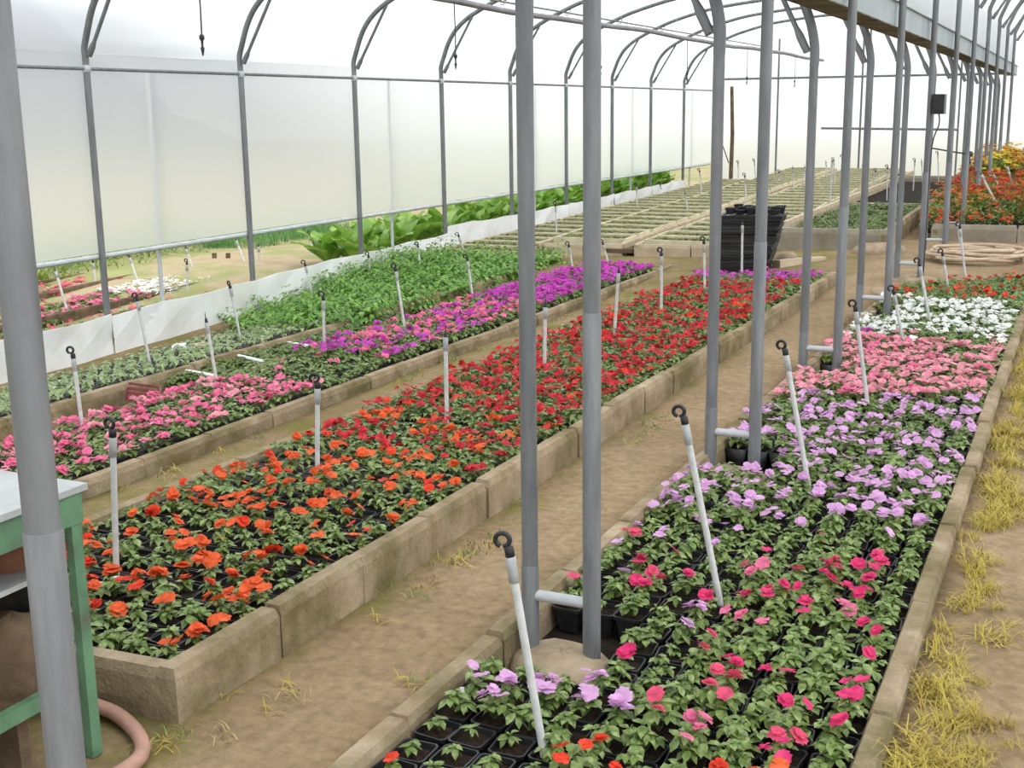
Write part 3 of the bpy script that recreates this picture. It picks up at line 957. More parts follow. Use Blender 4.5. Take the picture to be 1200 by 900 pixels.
# ------------------------------------------------------------------ what grows where
def zone_A(x, y, r):
    """colour, chance of bloom, mean flowers, size"""
    u = (x + 1.70) / 1.25          # 0 at the path side, 1 at the grass side
    if y < 3.0 - 0.15 * (1 - u):
        if u < 0.45:
            return r.choice(['scarlet', 'scarlet', 'magenta', 'rose']), 0.28, 1, 'small' if r.random() < 0.75 else 'mid'
        return r.choice(['scarlet', 'scarlet', 'orange', 'magenta']) if y < 2.95 else 'magenta', 0.42, 2, 'mid' if r.random() < .5 else 'big'
    if y < 3.45 and u < 0.5:
        return 'lilac', (0.85 if u < 0.42 else 0.3), 3, 'mid'
    if y < 4.3 + 0.25 * u:
        if u > 0.5:
            return r.choice(['magenta', 'magenta', 'hotpink', 'rose']), 0.62, 2, 'big' if r.random() < .7 else 'mid'
        return r.choice(['rose', 'magenta', 'lilac']), 0.28, 2, 'mid' if r.random() < .6 else 'small'
    if y < 4.75 + 0.2 * u:
        return r.choice(['lilac', 'lilac', 'lilac', 'rose']), 0.5, 2, 'mid'
    if y < 7.35 - 0.35 * (1 - u):
        return 'lilac', 0.80, 3, 'mid' if r.random() < .4 else 'big'
    if y < 8.95:
        return ('pink' if r.random() < 0.9 else 'hotpink'), 0.97 if u < .75 or y < 8.4 else .6, 5, 'big'
    if y < 9.25:
        return r.choice(['pink', 'white', 'purple', 'white']), 0.45, 3, 'big'
    if y < 10.9:
        return 'white', 0.72, 4, 'big'
    return r.choice(['scarlet', 'scarlet', 'rust']), 0.45, 2, 'big'


def zone_B(x, y, r):
    if y < 5.0 + 0.5 * ((x + 3.7) / 1.3 - 0.5) * -1:
        return ('orange' if r.random() < .85 else 'scarlet'), 0.66, 2, r.choice(['small', 'mid', 'mid'])
    if y < 5.7:
        return r.choice(['orange', 'red', 'red']), 0.8, 3, 'mid'
    if y < 11.35:
        return ('red' if r.random() < 0.92 else 'scarlet'), 0.86 if y < 8.8 else 0.78, 3, 'big' if r.random() < .5 else 'mid'
    return 'purple', 0.7, 3, 'big'


def zone_C(x, y, r):
    u = (x + 5.4) / 1.0
    if y < 6.35 + 0.5 * u:
        return r.choice(['hotpink', 'hotpink', 'pink']), 0.82, 4, 'mid'
    if y < 7.35 + 0.2 * u:
        return 'hotpink', 0.10, 2, 'mid'
    if y < 8.6:
        return r.choice(['purple', 'purple', 'hotpink']), 0.85, 4, 'big'
    if y < 10.2:
        return r.choice(['hotpink', 'hotpink', 'purple']), 0.85, 4, 'big'
    return 'purple', 0.93, 5, 'big'


def soilz_A(x, y): return A_top(y) - 0.135


def soilz_B(x, y): return 0.012 + (x + 3.0) * 0.03


def soilz_C(x, y): return -0.115


def bed_plants(name, x0, x1, y0, y1, sp, zone, soilz, skip):
    out = []
    nx = int((x1(y0) - x0(y0)) / sp)
    y = y0
    r = random.Random(len(name) + 5)
    row = 0
    while y < y1:
        xa, xb = x0(y), x1(y)
        n = int((xb - xa + 0.001) / sp) + 1
        for i in range(n):
            x = xa + (xb - xa) * (i + 0.5) / n + r.uniform(-.006, .006)
            yy = y + r.uniform(-.008, .008) + 0.3 * sp * (i % 2) * 0.3
            if skip(x, yy):
                continue
            col, pr, nf, size = zone(x, yy, r)
            k = 0
            if r.random() < pr:
                k = max(1, int(round(r.gauss(nf, nf * 0.35))))
            out.append(dict(bed=name, x=x, y=yy, z=soilz(x, yy), col=col, k=k, size=size, rz=r.uniform(0, 6.28), prz=r.uniform(-.12, .12), s=r.uniform(.85, 1.15), seed=r.random()))
        y += sp * r.uniform(0.98, 1.03)
        row += 1
    return out


def skip_A(x, y):
    for k in range(-1, 5):
        yr = row_y(k)
        if abs(y - yr) < 0.24 and x < row_xr(yr) + 0.09:
            return True
    # skewed far end
    if y > 11.8 + (x + 1.6) / 1.2 * 1.05:
        return True
    return False


plants = []
plants += bed_plants('A', lambda y: -1.665 + 0.011 * (y - 2), lambda y: -0.465, 1.75, 12.8, 0.122, zone_A, soilz_A, skip_A)
plants += bed_plants('B', lambda y: -3.665 + 0.015 * (y - 2.6), lambda y: -2.40 + 0.011 * (y - 2.6), 2.74, 12.05, 0.120, zone_B, soilz_B, lambda x, y: y > 11.85 + (x + 3.6) * .25)
plants += bed_plants('C', lambda y: -5.35 + 0.011 * (y - 2.6), lambda y: -4.51 + 0.010 * (y - 2.6), 2.8, 13.3, 0.122, zone_C, soilz_C, lambda x, y: y > 13.05 + (x + 5.3) * .55)

# the 300 that show largest become things of their own
for p in plants:
    u, v, dep = project((p['x'], p['y'], p['z'] + 0.12))
    p['dep'] = dep if (-5 < u < 1205 and v < 905 and dep > 0) else 1e9
    if u < 112 and v > 590:
        p['dep'] = 1e9
    if p['bed'] == 'B' and dep < 1e8:
        p['dep'] *= 1.0
order = sorted(plants, key=lambda p: p['dep'])
for i, p in enumerate(order):
    p['single'] = i < 300 and p['dep'] < 1e8

CN = {'orange': 'orange', 'scarlet': 'orange-red', 'red': 'red', 'magenta': 'magenta', 'rose': 'rose pink', 'hotpink': 'hot pink', 'lilac': 'lilac', 'pink': 'pale pink', 'white': 'white', 'purple': 'purple', 'rust': 'rust red'}
WHERE = {'A': 'in the low-edged bed beside dry grass', 'B': 'in the tall-edged bed across the path', 'C': 'in the pink and purple bed'}
GRP = {'A': 'potted plants in the bed beside dry grass', 'B': 'potted plants in the red flower bed', 'C': 'potted plants in the pink flower bed'}
SIZEW = {'small': 'tiny', 'mid': 'compact', 'big': 'bushy'}


def flower_spots(p):
    r = random.Random(p['seed'])
    H = HTS[p['size']] * p['s']
    R = {'small': 0.018, 'mid': 0.042, 'big': 0.058}[p['size']]
    out = []
    base = r.uniform(0, 6.28)
    for i in range(p['k']):
        a = base + i * 2.4 + r.uniform(-.4, .4)
        rr = R * math.sqrt(r.random()) * (1.0 if p['k'] > 1 else 0.5)
        out.append((rr * math.cos(a), rr * math.sin(a), POT_H - 0.012 + H * r.uniform(0.92, 1.12) + 0.008, r.uniform(0, 6.28), r.uniform(0.05, 0.75), r.uniform(0.8, 1.2), r.randrange(6)))
    return out


for p in plants:
    if not p['single']:
        continue
    o = empty('potted_impatiens', (p['x'], p['y'], p['z']), p['prz'])
    edge = p['bed'] == 'A' and ('against the path-side edging' if p['x'] < -1.55 else 'against the grass-side edging' if p['x'] > -0.58 else None)
    where = edge or {'A': 'in the low-edged bed', 'B': 'in the tall-edged bed', 'C': 'in the pink and purple bed'}[p['bed']]
    if p['k']:
        num = {1: 'one', 2: 'two', 3: 'three'}.get(p['k'], 'several')
        lab = '%s potted impatiens with %s %s %s %s' % (SIZEW[p['size']], num, CN[p['col']], 'flower' if p['k'] == 1 else 'flowers', where)
    else:
        lab = '%s potted impatiens without open flowers among %s ones %s' % (SIZEW[p['size']], CN[p['col']], where)
    tag(o, lab, 'potted plant', GRP[p['bed']] if True else None)
    link('pot', pot_me, o)
    link('potting_soil', soil_me, o)
    r = random.Random(p['seed'])
    f = link('foliage', r.choice(fol_me[p['size']]), o)
    f.location = (r.uniform(-.006, .006), r.uniform(-.006, .006), POT_H - 0.012)
    f.rotation_euler = (0, 0, p['rz']); f.scale = (p['s'],) * 3
    for (fx, fy, fz, az, tl, sc, fi) in flower_spots(p):
        q = link('flower', flower_mesh(p['col'], fi), o)
        q.location = (fx, fy, fz); q.rotation_euler = (tl, 0, az); q.scale = (sc,) * 3

# the rest, one mass per bed
MASS = {'A': ('impatiens_mass', 'dense mass of lilac, pink and white potted impatiens farther along the low-edged bed'),
        'B': ('impatiens_mass', 'dense mass of red potted impatiens farther along the tall-edged bed'),
        'C': ('impatiens_mass', 'dense mass of pink and purple potted impatiens in the mossy-edged bed')}
for bed, (nm, lab) in MASS.items():
    ps = [p for p in plants if p['bed'] == bed and not p['single']]
    parts = []
    pos = np.array([(p['x'], p['y'], p['z']) for p in ps])
    prz = np.array([p['prz'] for p in ps])
    one = np.ones(len(ps))
    V, F = scatter(POT_V, POT_F, pos, prz, one); parts.append((V, F, 'black_plastic'))
    V, F = scatter(SOIL_V, SOIL_F, pos, prz, one); parts.append((V, F, 'potting_soil'))
    for size in FOL_LOW:
        for i, (fv, ff) in enumerate(FOL_LOW[size]):
            qs = [p for p in ps if p['size'] == size and int(p['seed'] * 1000) % len(FOL_LOW[size]) == i]
            if not qs:
                continue
            V, F = scatter(fv, ff, np.array([(p['x'], p['y'], p['z'] + POT_H - 0.012) for p in qs]), np.array([p['rz'] for p in qs]), np.array([p['s'] for p in qs]))
            parts.append((V, F, 'leaf_dense'))
    fl = {}
    for p in ps:
        for (fx, fy, fz, az, tl, sc, fi) in flower_spots(p):
            fl.setdefault((p['col'], fi), []).append((p['x'] + fx, p['y'] + fy, p['z'] + fz, az, tl, sc))
    for (c, fi), L in fl.items():
        A = np.array(L)
        V, F = scatter(FLO_LOW[fi][0], FLO_LOW[fi][1], A[:, :3], A[:, 3], A[:, 5], A[:, 4])
        parts.append((V, F, 'petal_' + c))
    o = link(nm, tri_mesh(nm, parts))
    tag(o, lab, 'flowers', kind='stuff')

# ------------------------------------------------------------------ seedlings and greens in bed D
pale = [foliage(r0, 2, 0.055, 0.03, 0.055, False, 5) for _ in range(4)]
L = []
y = 3.2
while y < 10.4:
    for i in range(11):
        x = -6.10 - 0.140 * i + rnd.uniform(-.015, .015)
        if y > 9.2 + 0.12 * i * 0.5 and x > -6.9: continue
        L.append((x, y + rnd.uniform(-.015, .015), D_z(x, y), rnd.uniform(0, 6.28), rnd.uniform(.8, 1.25), rnd.randrange(4)))
    y += 0.150
parts = []
A = np.array(L)
P = A[:, :3].copy()
V, F = scatter(POT_V, POT_F, P, A[:, 3] * 0, np.full(len(A), 0.95)); parts.append((V, F, 'black_plastic'))
V, F = scatter(SOIL_V, SOIL_F, P, A[:, 3] * 0, np.full(len(A), 0.95)); parts.append((V, F, 'potting_soil'))
for i in range(4):
    S = A[A[:, 5] == i]; Q = S[:, :3].copy(); Q[:, 2] += 0.08
    V, F = scatter(pale[i][0], pale[i][1], Q, S[:, 3], S[:, 4]); parts.append((V, F, 'leaf_pale'))
o = link('seedling_mass', tri_mesh('seedling_mass', parts)); tag(o, 'pale grey-green seedlings packed in black pots along the white skirt', 'seedlings', kind='stuff')

# low green plants between the two kerbs
low = [foliage(r0, 5, 0.06, 0.07, 0.05, False, 5) for _ in range(4)]
A = np.array([(rnd.uniform(-5.86, -5.52), rnd.uniform(6.75, 9.75), rnd.uniform(0, 6.28), rnd.uniform(.7, 1.3)) for _ in range(420)])
parts = []
for i in range(4):
    S = A[i::4]
    V, F = scatter(low[i][0], low[i][1], np.column_stack([S[:, 0], S[:, 1], np.full(len(S), -0.13)]), S[:, 2], S[:, 3]); parts.append((V, F, 'leaf_low'))
o = link('low_greens', tri_mesh('low_greens', parts)); tag(o, 'low dark green plants filling the strip between two bed edgings', 'plants', kind='stuff')

# feathery tall greens


def fern_plant(r):
    out = []
    for i in range(14):
        az = r.uniform(0, 6.28); ln = r.uniform(0.22, 0.42); pit = r.uniform(0.35, 1.25)
        for j in range(6):
            t = (j + 1) / 6
            px = ln * t * math.cos(pit - t * 0.5); pz = ln * t * math.sin(pit - t * 0.35)
            for s in (-1, 1):
                l = 0.115 * (1.15 - 0.75 * t)
                V, F = leaf_arr(l, l * 0.27, l * 0.25, l * .05, False)
                V = place(V, s * 0.95, -0.15, (0, px, pz))
                out.append((place(V, az, 0, (0, 0, 0)), F))
    return cat_arrays(out)


ferns = [fern_plant(r0) for _ in range(4)]
L = []
y = 9.0
while y < 13.9:
    x = -7.85
    while x < -5.98:
        # ragged near boundary running diagonally
        if y > 10.15 + (x + 7.85) * -0.72 + rnd.uniform(-.1, .1):
            L.append((x + rnd.uniform(-.06, .06), y + rnd.uniform(-.06, .06), D_z(x, y), rnd.uniform(0, 6.28), rnd.uniform(0.85, 1.3), rnd.randrange(4)))
        x += 0.15
    y += 0.15
A = np.array(L); parts = []
for i in range(4):
    S = A[A[:, 5] == i]
    V, F = scatter(ferns[i][0], ferns[i][1], S[:, :3], S[:, 3], S[:, 4]); parts.append((V, F, 'leaf_fern'))
o = link('feathery_greens', tri_mesh('feathery_greens', parts)); tag(o, 'thick bright green feathery foliage beside the white skirt', 'plants', kind='stuff')

# ------------------------------------------------------------------ sprinkler risers
mb = MB(); mb.tube([(0, 0, 0), (0, 0, 1)], 0.0115, 'riser_white', 10); tube_me = mb.mesh('riser_tube', True)
mb = MB(); mb.lathe([(0.0118, -0.075), (0.0145, -0.073), (0.0145, -0.002), (0.012, 0.0)], 'riser_sleeve', 10); sleeve_me = mb.mesh('sleeve', True)
mb = MB()
mb.lathe([(0.009, -0.004), (0.0125, 0), (0.0125, 0.022), (0.009, 0.027)], 'black_plastic', 10)
lp_ = []
for i in range(13):
    a = -0.5 * math.pi + 2 * math.pi * i / 12 * 0.93
    lp_.append((-0.013 + 0.019 * math.cos(a), 0, 0.044 + 0.017 * math.sin(a)))
mb.tube(lp_, 0.0065, 'black_plastic', 6)
head_me = mb.mesh('sprinkler_head', True)
mb = MB(); mb.lathe([(0.009, -0.02), (0.011, 0.0), (0.008, 0.02), (0.003, 0.03), (0.002, 0.06)], 'black_plastic', 8)
tip_me = mb.mesh('sprinkler_head', True)


def riser(base, top, label, group, head=True, thick=1.0, headrot=0.0):
    b, t = Vector(base), Vector(top)
    d = t - b; L = d.length
    o = empty('sprinkler_riser', b)
    o.rotation_mode = 'QUATERNION'
    o.rotation_quaternion = Vector((0, 0, 1)).rotation_difference(d.normalized())
    q = link('riser_tube', tube_me, o); q.scale = (thick, thick, L)
    q = link('sleeve', sleeve_me, o); q.location = (0, 0, L); q.scale = (thick, thick, 1)
    h = link('sprinkler_head', head_me if head else tip_me, o); h.location = (0, 0, L); h.rotation_euler = (0, 0, headrot); h.scale = (1.1, 1.1, 1.1)
    tag(o, label, 'sprinkler', group)
    return o


LAB = {'A': 'leaning pale sprinkler riser standing among the lilac and pink flowers', 'B': 'pale sprinkler riser standing among the orange and red flowers',
       'C': 'leaning pale sprinkler riser standing among the pink and purple flowers', 'D': 'leaning pale sprinkler riser standing among the seedlings and feathery greens',
       'O': 'white sprinkler stake outside beyond the skirt', 'F': 'thin sprinkler riser standing between the far seedling trays', 'G': 'thin pale stake among the rust-orange flowers'}
GR = {'A': 'risers in the lilac bed', 'B': 'risers in the red bed', 'C': 'risers in the pink and purple bed', 'D': 'risers along the skirt', 'O': 'stakes outside the film wall', 'F': 'risers among the trays', 'G': 'stakes in the orange flower bed'}
RZ = {'A': lambda x, y: A_top(y) - 0.10, 'B': lambda x, y: 0.05, 'C': lambda x, y: -0.1, 'D': lambda x, y: D_z(x, y) + 0.05}
RISERS = {
    'A': [((598, 652), (641, 905)), ((803, 497), (848, 727)), ((921, 416), (951, 588)), ((1003, 365), (1019, 492)), ((1048, 345), (1061, 415)), ((1078, 312), (1093, 395)), ((1105, 300), (1113, 350)), ((1125, 268), (1133, 340))],
    'B': [((132, 512), (137, 692)), ((372, 455), (372, 572)), ((522, 395), (524, 508)), ((639, 360), (638, 450)), ((725, 320), (719, 404)), ((775, 300), (775, 382)), ((825, 286), (826, 354)), ((870, 264), (869, 336))],
    'C': [((86, 420), (99, 520)), ((242, 378), (258, 471)), ((379, 352), (380, 428)), ((464, 318), (477, 402)), ((548, 306), (556, 362)), ((667, 290), (673, 325)), ((707, 287), (715, 316))],
    'D': [((161, 353), (177, 432)), ((270, 338), (283, 402)), ((358, 312), (370, 364)), ((432, 302), (436, 334)), ((490, 290), (494, 326)), ((538, 278), (546, 302))],
}
for bed, L in RISERS.items():
    for i, (t, b) in enumerate(L):
        z = 0.0
        for _ in range(4):
            q = gp(*b, z); z = RZ[bed](q[0], q[1])
        q = gp(*b, z); tp = at_y(*t, q[1])
        riser(q, tp, LAB[bed], GR[bed], head=(bed, i) not in (('C', 1), ('B', 2), ('B', 3), ('B', 4), ('B', 7)), headrot=rnd.uniform(-.5, .5))

# elbow and feed pipe lying in the near end of the red bed
mb = MB(); q = gp(137, 692, 0.11)
mb.tube([(q[0] - 0.18, q[1] - 0.05, 0.125), (q[0] - 0.03, q[1], 0.125), (q[0] + 0.0, q[1], 0.13), (q[0], q[1], 0.16)], 0.014, 'riser_white', 8)
tag(mb.build('feed_pipe', smooth=True), 'short pale feed pipe lying among the orange flowers at the foot of a riser', 'pipe')

# ------------------------------------------------------------------ footings under the post pairs


def rock(name, c, rx, ry, rz, mat, seed, flat=0.0):
    r = random.Random(seed)
    mb = MB(); n, m = 12, 6
    ph = [r.uniform(0, 6.28) for _ in range(4)]
    V = []
    for j in range(m + 1):
        el = -0.35 + (math.pi / 2 + 0.35) * j / m
        for i in range(n):
            a = 2 * math.pi * i / n
            k = 1 + 0.07 * math.sin(2 * a + ph[0]) + 0.05 * math.sin(3 * a + ph[1]) + 0.03 * math.sin(5 * a + el * 3 + ph[2])
            ce = math.copysign(abs(math.cos(el)) ** (1 - 0.5 * flat), math.cos(el)); se = math.sin(el)
            V.append((rx * k * ce * math.cos(a), ry * k * ce * math.sin(a), rz * se * (1 + 0.04 * math.sin(3 * a + ph[3]))))
    F = [(j * n + i, j * n + (i + 1) % n, (j + 1) * n + (i + 1) % n, (j + 1) * n + i) for j in range(m) for i in range(n)] + [tuple(range(n - 1, -1, -1))]
    mb.add(V, F, mat)
    o = mb.build(name, smooth=True); o.location = c
    return o


for k in range(-1, 5):
    yr = row_y(k); g = A_top(yr) - 0.14
    o = rock('concrete_footing', ((row_xl(yr) + row_xr(yr)) / 2 + 0.01, yr - 0.02, g), 0.19, 0.17, ground_z(-1.5, yr) - g + 0.005, 'stone', 40 + k, 0.6)
    tag(o, 'rounded concrete footing at the base of a post pair', 'footing', 'footings of the post pairs')

# ------------------------------------------------------------------ far terraces


def F1_z(y): return 0.10 + 0.020 * (y - 14)


def F0_z(y): return -0.10 + 0.016 * (y - 14)


terr = empty('tray_terrace', (-5.8, 20, 0)); tag(terr, 'low raised terrace under the seedling trays with board edging', 'terrace')
fz = lambda p: (p[0], p[1], F1_z(p[1]))

kerb(terr, (-6.15, 14.1, 0.15), (-5.18, 14.28, 0.15), 0.05, 0.32, 0.55, 'pale_wood', 'edge_board')
kerb(terr, (-5.02, 14.25, 0.16), (-3.65, 14.45, 0.16), 0.05, 0.32, 0.7, 'pale_wood', 'edge_board')
kerb(terr, (-5.16, 14.3, 0.17), (-5.16, 28.0, 0.17 + 0.02 * 13.7), 0.05, 0.16, 2.4, 'pale_wood', 'edge_board')
kerb(terr, (-6.22, 14.1, 0.16), (-6.22, 28.0, 0.16 + 0.02 * 13.9), 0.04, 0.12, 2.4, 'pale_wood', 'edge_board')
kerb(terr, (-5.02, 14.25, 0.17), (-5.02, 28.0, 0.17 + 0.02 * 13.7), 0.05, 0.16, 2.4, 'pale_wood', 'edge_board', inward=-1)
quad_floor(terr, [(-6.2, 14.15, 0.09), (-3.62, 14.45, 0.10), (-3.62, 28.2, 0.37), (-6.2, 28.2, 0.37)], 'brown_soil', 'soil')
quad_floor(terr, [(-7.93, 14.1, -0.11), (-6.25, 14.1, -0.11), (-6.25, 28.2, 0.12), (-7.93, 28.2, 0.12)], 'brown_soil', 'lower_soil')

# seedling trays
TW = {'a': 1.45, 'b': 0.96, 'c': 1.22}


def tray_meshes(w, d):
    mb = MB()
    t, h = 0.026, 0.080
    mb.box((0, 0, 0), (w, t, h), 'tray_wood'); mb.box((0, d - t, 0), (w, d, h), 'tray_wood')
    mb.box((0, t, 0), (t, d - t, h), 'tray_wood'); mb.box((w - t, t, 0), (w, d - t, h), 'tray_wood')
    fr = mb.mesh('tray_frame')
    mb = MB(); mb.box((t, t, 0.0), (w - t, d - t, h - 0.025), 'potting_soil'); so = mb.mesh('compost')
    pr = [foliage(r0, 3, 0.045, 0.035, 0.042, False, 4) for _ in range(2)]
    parts = []
    pos = []
    y = t + 0.035
    while y < d - t - 0.02:
        x = t + 0.03
        while x < w - t - 0.02:
            if rnd.random() < 0.93:
                pos.append((x + rnd.uniform(-.015, .015), y + rnd.uniform(-.015, .015), h - 0.045))
            x += 0.068
        y += 0.068
    pos = np.array(pos)
    for i in range(2):
        S = pos[i::2]
        V, F = scatter(pr[i][0], pr[i][1], S, rng.uniform(0, 6.28, len(S)), rng.uniform(.5, 0.95, len(S))); parts.append((V, F, 'leaf_tray'))
    return fr, so, tri_mesh('seedlings', parts)


tm = {k: tray_meshes(w, 0.46) for k, w in TW.items()}
for col, x0, lab in (('a', -7.78, 'seedling tray in the row against the white skirt'), ('b', -6.16, 'seedling tray in the middle row of the far terrace'), ('c', -4.95, 'seedling tray in the row behind the black pot stack')):
    y = 14.42
    while y < 27.6:
        o = empty('seedling_tray', (x0 + rnd.uniform(-.02, .02), y, (F0_z(y) if col == 'a' else F1_z(y)) + 0.012), rnd.uniform(-.015, .015))
        o.rotation_euler[0] = 0.02
        tag(o, lab, 'tray', 'far seedling trays ' + {'a': 'by the skirt', 'b': 'in the middle row', 'c': 'in the inner row'}[col])
        link('tray_frame', tm[col][0], o); link('compost', tm[col][1], o); s = link('seedlings', tm[col][2], o); s['kind'] = 'stuff'
        y += 0.53 * rnd.uniform(0.98, 1.04)

# grey concrete bed in front of the end of the left tunnel
bedE = empty('raised_bed', (-2.9, 18, 0)); tag(bedE, 'raised bed with grey concrete front wall and low green plants', 'planting bed')
kerb(bedE, (-3.56, 15.05, 0.33), (-2.15, 15.05, 0.33), 0.09, 0.46, 1.45, 'curb_grey', 'wall_block', jit=0.002)
kerb(bedE, (-2.15, 15.05, 0.33), (-2.30, 27.5, 0.36), 0.08, 0.46, 2.0, 'curb', 'wall_block', jit=0.003)
kerb(bedE, (-3.56, 15.05, 0.34), (-3.56, 27.8, 0.42), 0.07, 0.42, 2.0, 'pale_wood', 'edge_board', inward=-1, jit=0.002)
kerb(bedE, (-3.5, 26.0, 0.40), (-2.3, 26.0, 0.40), 0.08, 0.4, 1.2, 'curb_grey', 'wall_block', jit=0.002)
kerb(bedE, (-3.6, 15.0, 0.06), (-2.15, 14.98, 0.06), 0.14, 0.2, 0.5, 'curb', 'foot_block', inward=-1)
quad_floor(bedE, [(-3.5, 15.12, 0.22), (-2.22, 15.12, 0.22), (-2.36, 26.0, 0.28), (-3.5, 26.0, 0.28)], 'bed_soil')
kerb(bedE, (-3.48, 19.9, 0.30), (-2.3, 19.9, 0.30), 0.05, 0.1, 1.2, 'pale_wood', 'divider_board')
gr = [foliage(r0, 4, 0.06, 0.05, 0.05, False, 5) for _ in range(3)]
A = np.array([(rnd.uniform(-3.42, -2.3), rnd.uniform(15.2, 19.8), rnd.uniform(0, 6.28), rnd.uniform(.7, 1.2)) for _ in range(520)])
parts = []
for i in range(3):
    S = A[i::3]; V, F = scatter(gr[i][0], gr[i][1], np.column_stack([S[:, 0], S[:, 1], 0.225 + 0.005 * (S[:, 1] - 15)]), S[:, 2], S[:, 3]); parts.append((V, F, 'leaf_low'))
o = link('young_greens', tri_mesh('young_greens', parts)); tag(o, 'low green plants in the raised bed with the grey front wall', 'plants', kind='stuff')

# orange flower bed
bedF = empty('raised_bed', (0.0, 20, 0)); tag(bedF, 'raised bed with dark concrete front wall below rust-orange flowers', 'planting bed')
kerb(bedF, (-1.80, 16.2, 0.31), (1.2, 16.35, 0.31), 0.10, 0.45, 1.1, 'curb_grey', 'wall_block', jit=0.003)
quad_floor(bedF, [(-1.95, 16.3, 0.24), (1.2, 16.4, 0.24), (1.2, 27.9, 0.38), (-1.95, 27.9, 0.38)], 'bed_soil')
kerb(bedF, (-1.80, 16.2, 0.30), (-1.98, 27.9, 0.36), 0.08, 0.4, 2.0, 'curb', 'wall_block', inward=-1)


def bush(r, col, R=0.26, H=0.34, nl=190, nb=30):
    lv, bl = [], []
    for i in range(nl):
        a = r.uniform(0, 6.28); el = r.uniform(0.0, 1.5); k = r.uniform(.55, 1.0)
        p = (R * k * math.cos(a) * math.cos(el), R * k * math.sin(a) * math.cos(el), H * k * math.sin(el))
        l = r.uniform(.05, .085)
        V, F = leaf_arr(l, l * .28, l * .2, l * .06, False)
        lv.append((place(V, r.uniform(0, 6.28), r.uniform(-.3, .9), p), F))
    for i in range(nb):
        a = r.uniform(0, 6.28); el = r.uniform(0.35, 1.5)
        p = (R * 1.0 * math.cos(a) * math.cos(el), R * 1.0 * math.sin(a) * math.cos(el), H * (1.0 + r.uniform(0, .18)) * math.sin(el) + .02)
        V, F = flower(r, r.uniform(.026, .042), 5, .3, False, False)
        c, s = math.cos(.5), math.sin(.5)
        bl.append((place(V, a - math.pi / 2, -0.5 * math.cos(el), p), F))
    return cat_arrays(lv), cat_arrays(bl)


bushes = {}
for col in ('rust', 'scarlet', 'amber', 'yellow'):
    r0.random()
    bushes[col] = []
    for i in range(2):
        (lv, lf), (bv, bf) = bush(r0, col)
        bushes[col].append((tri_mesh('foliage', [(lv, lf, 'leaf_marigold')]), tri_mesh('blossoms', [(bv, bf, 'petal_' + col)])))
bl_names = {'rust': 'rust-red', 'scarlet': 'orange-red', 'amber': 'amber-orange', 'yellow': 'yellow'}
y = 16.55
while y < 26.5:
    x = row_xl(y) - 0.1
    while x < 0.95 + 0:
        u, v, dep = project((x, y, .5))
        if u < 1240:
            if y > 22.5: col = rnd.choice(['yellow', 'yellow', 'amber'])
            elif y < 17.1: col = rnd.choice(['amber', 'rust', 'scarlet'])
            else: col = rnd.choice(['rust', 'rust', 'rust', 'scarlet', 'amber'])
            o = empty('flowering_bush', (x + rnd.uniform(-.06, .06), y + rnd.uniform(-.08, .08), 0.24 + 0.012 * (y - 16.3)), rnd.uniform(0, 6.28))
            s = rnd.uniform(.85, 1.2) * (1.0 if y < 22.5 else 1.5)
            if y < 17.0: s *= 0.75
            o.scale = (s, s, s)
            f, b = rnd.choice(bushes[col])
            q = link('foliage', f, o); q['kind'] = 'stuff'
            q = link('blossoms', b, o); q['kind'] = 'stuff'
            if y < 17.0:
                q.scale = (1, 1, .8)
            tag(o, '%s flowering bush in the raised bed with dark concrete wall' % bl_names[col], 'bush', 'flowering bushes in the dark-walled raised bed')
        x += 0.40
    y += 0.42
for t, b in (((1122, 262), (1128, 300)), ((1150, 205), (1174, 252)), ((1164, 205), (1176, 232)), ((1180, 195), (1190, 225))):
    if b[1] > 280:
        q = gp(*b, 0.10); tp = at_y(*t, q[1])
    else:
        q = at_y(*b, 18.0 if b[1] > 240 else 20.0); tp = at_y(*t, q[1])
        q = np.array([q[0] + (q[0] - tp[0]) * 0.6, q[1], q[2] - (tp[2] - q[2]) * 0.6])
    riser(q, tp, LAB['G'], GR['G'], head=False, thick=1.3)

# risers among the far trays
FAR = [((865, 192), 25.5), ((884, 190), 24.5), ((873, 208), 19.0), ((913, 203), 24.0), ((929, 198), 22.5), ((943, 197), 21.0), ((968, 191), 25.0), ((977, 189), 23.5), ((987, 186), 22.0), ((1013, 198), 20.0), ((1026, 202), 23.0), ((1040, 198), 21.0), ((820, 202), 21.0), ((803, 228), 18.2), ((746, 219), 19.0), ((651, 242), 15.4), ((774, 217), 22.5), ((1072, 190), 23.5), ((1080, 190), 25.0), ((1099, 181), 26.0), ((975, 190), 19.0)]
for (px, py), y in FAR:
    tp = at_y(px, py, y)
    if tp[0] > -2.4: tp[0] = -2.45
    x = tp[0] + rnd.uniform(0.0, 0.06)
    bz = F1_z(y) + 0.02 if x < -3.6 else 0.25
    riser((x, y, bz), tp, LAB['F'], GR['F'], head=rnd.random() < .6, thick=0.9)

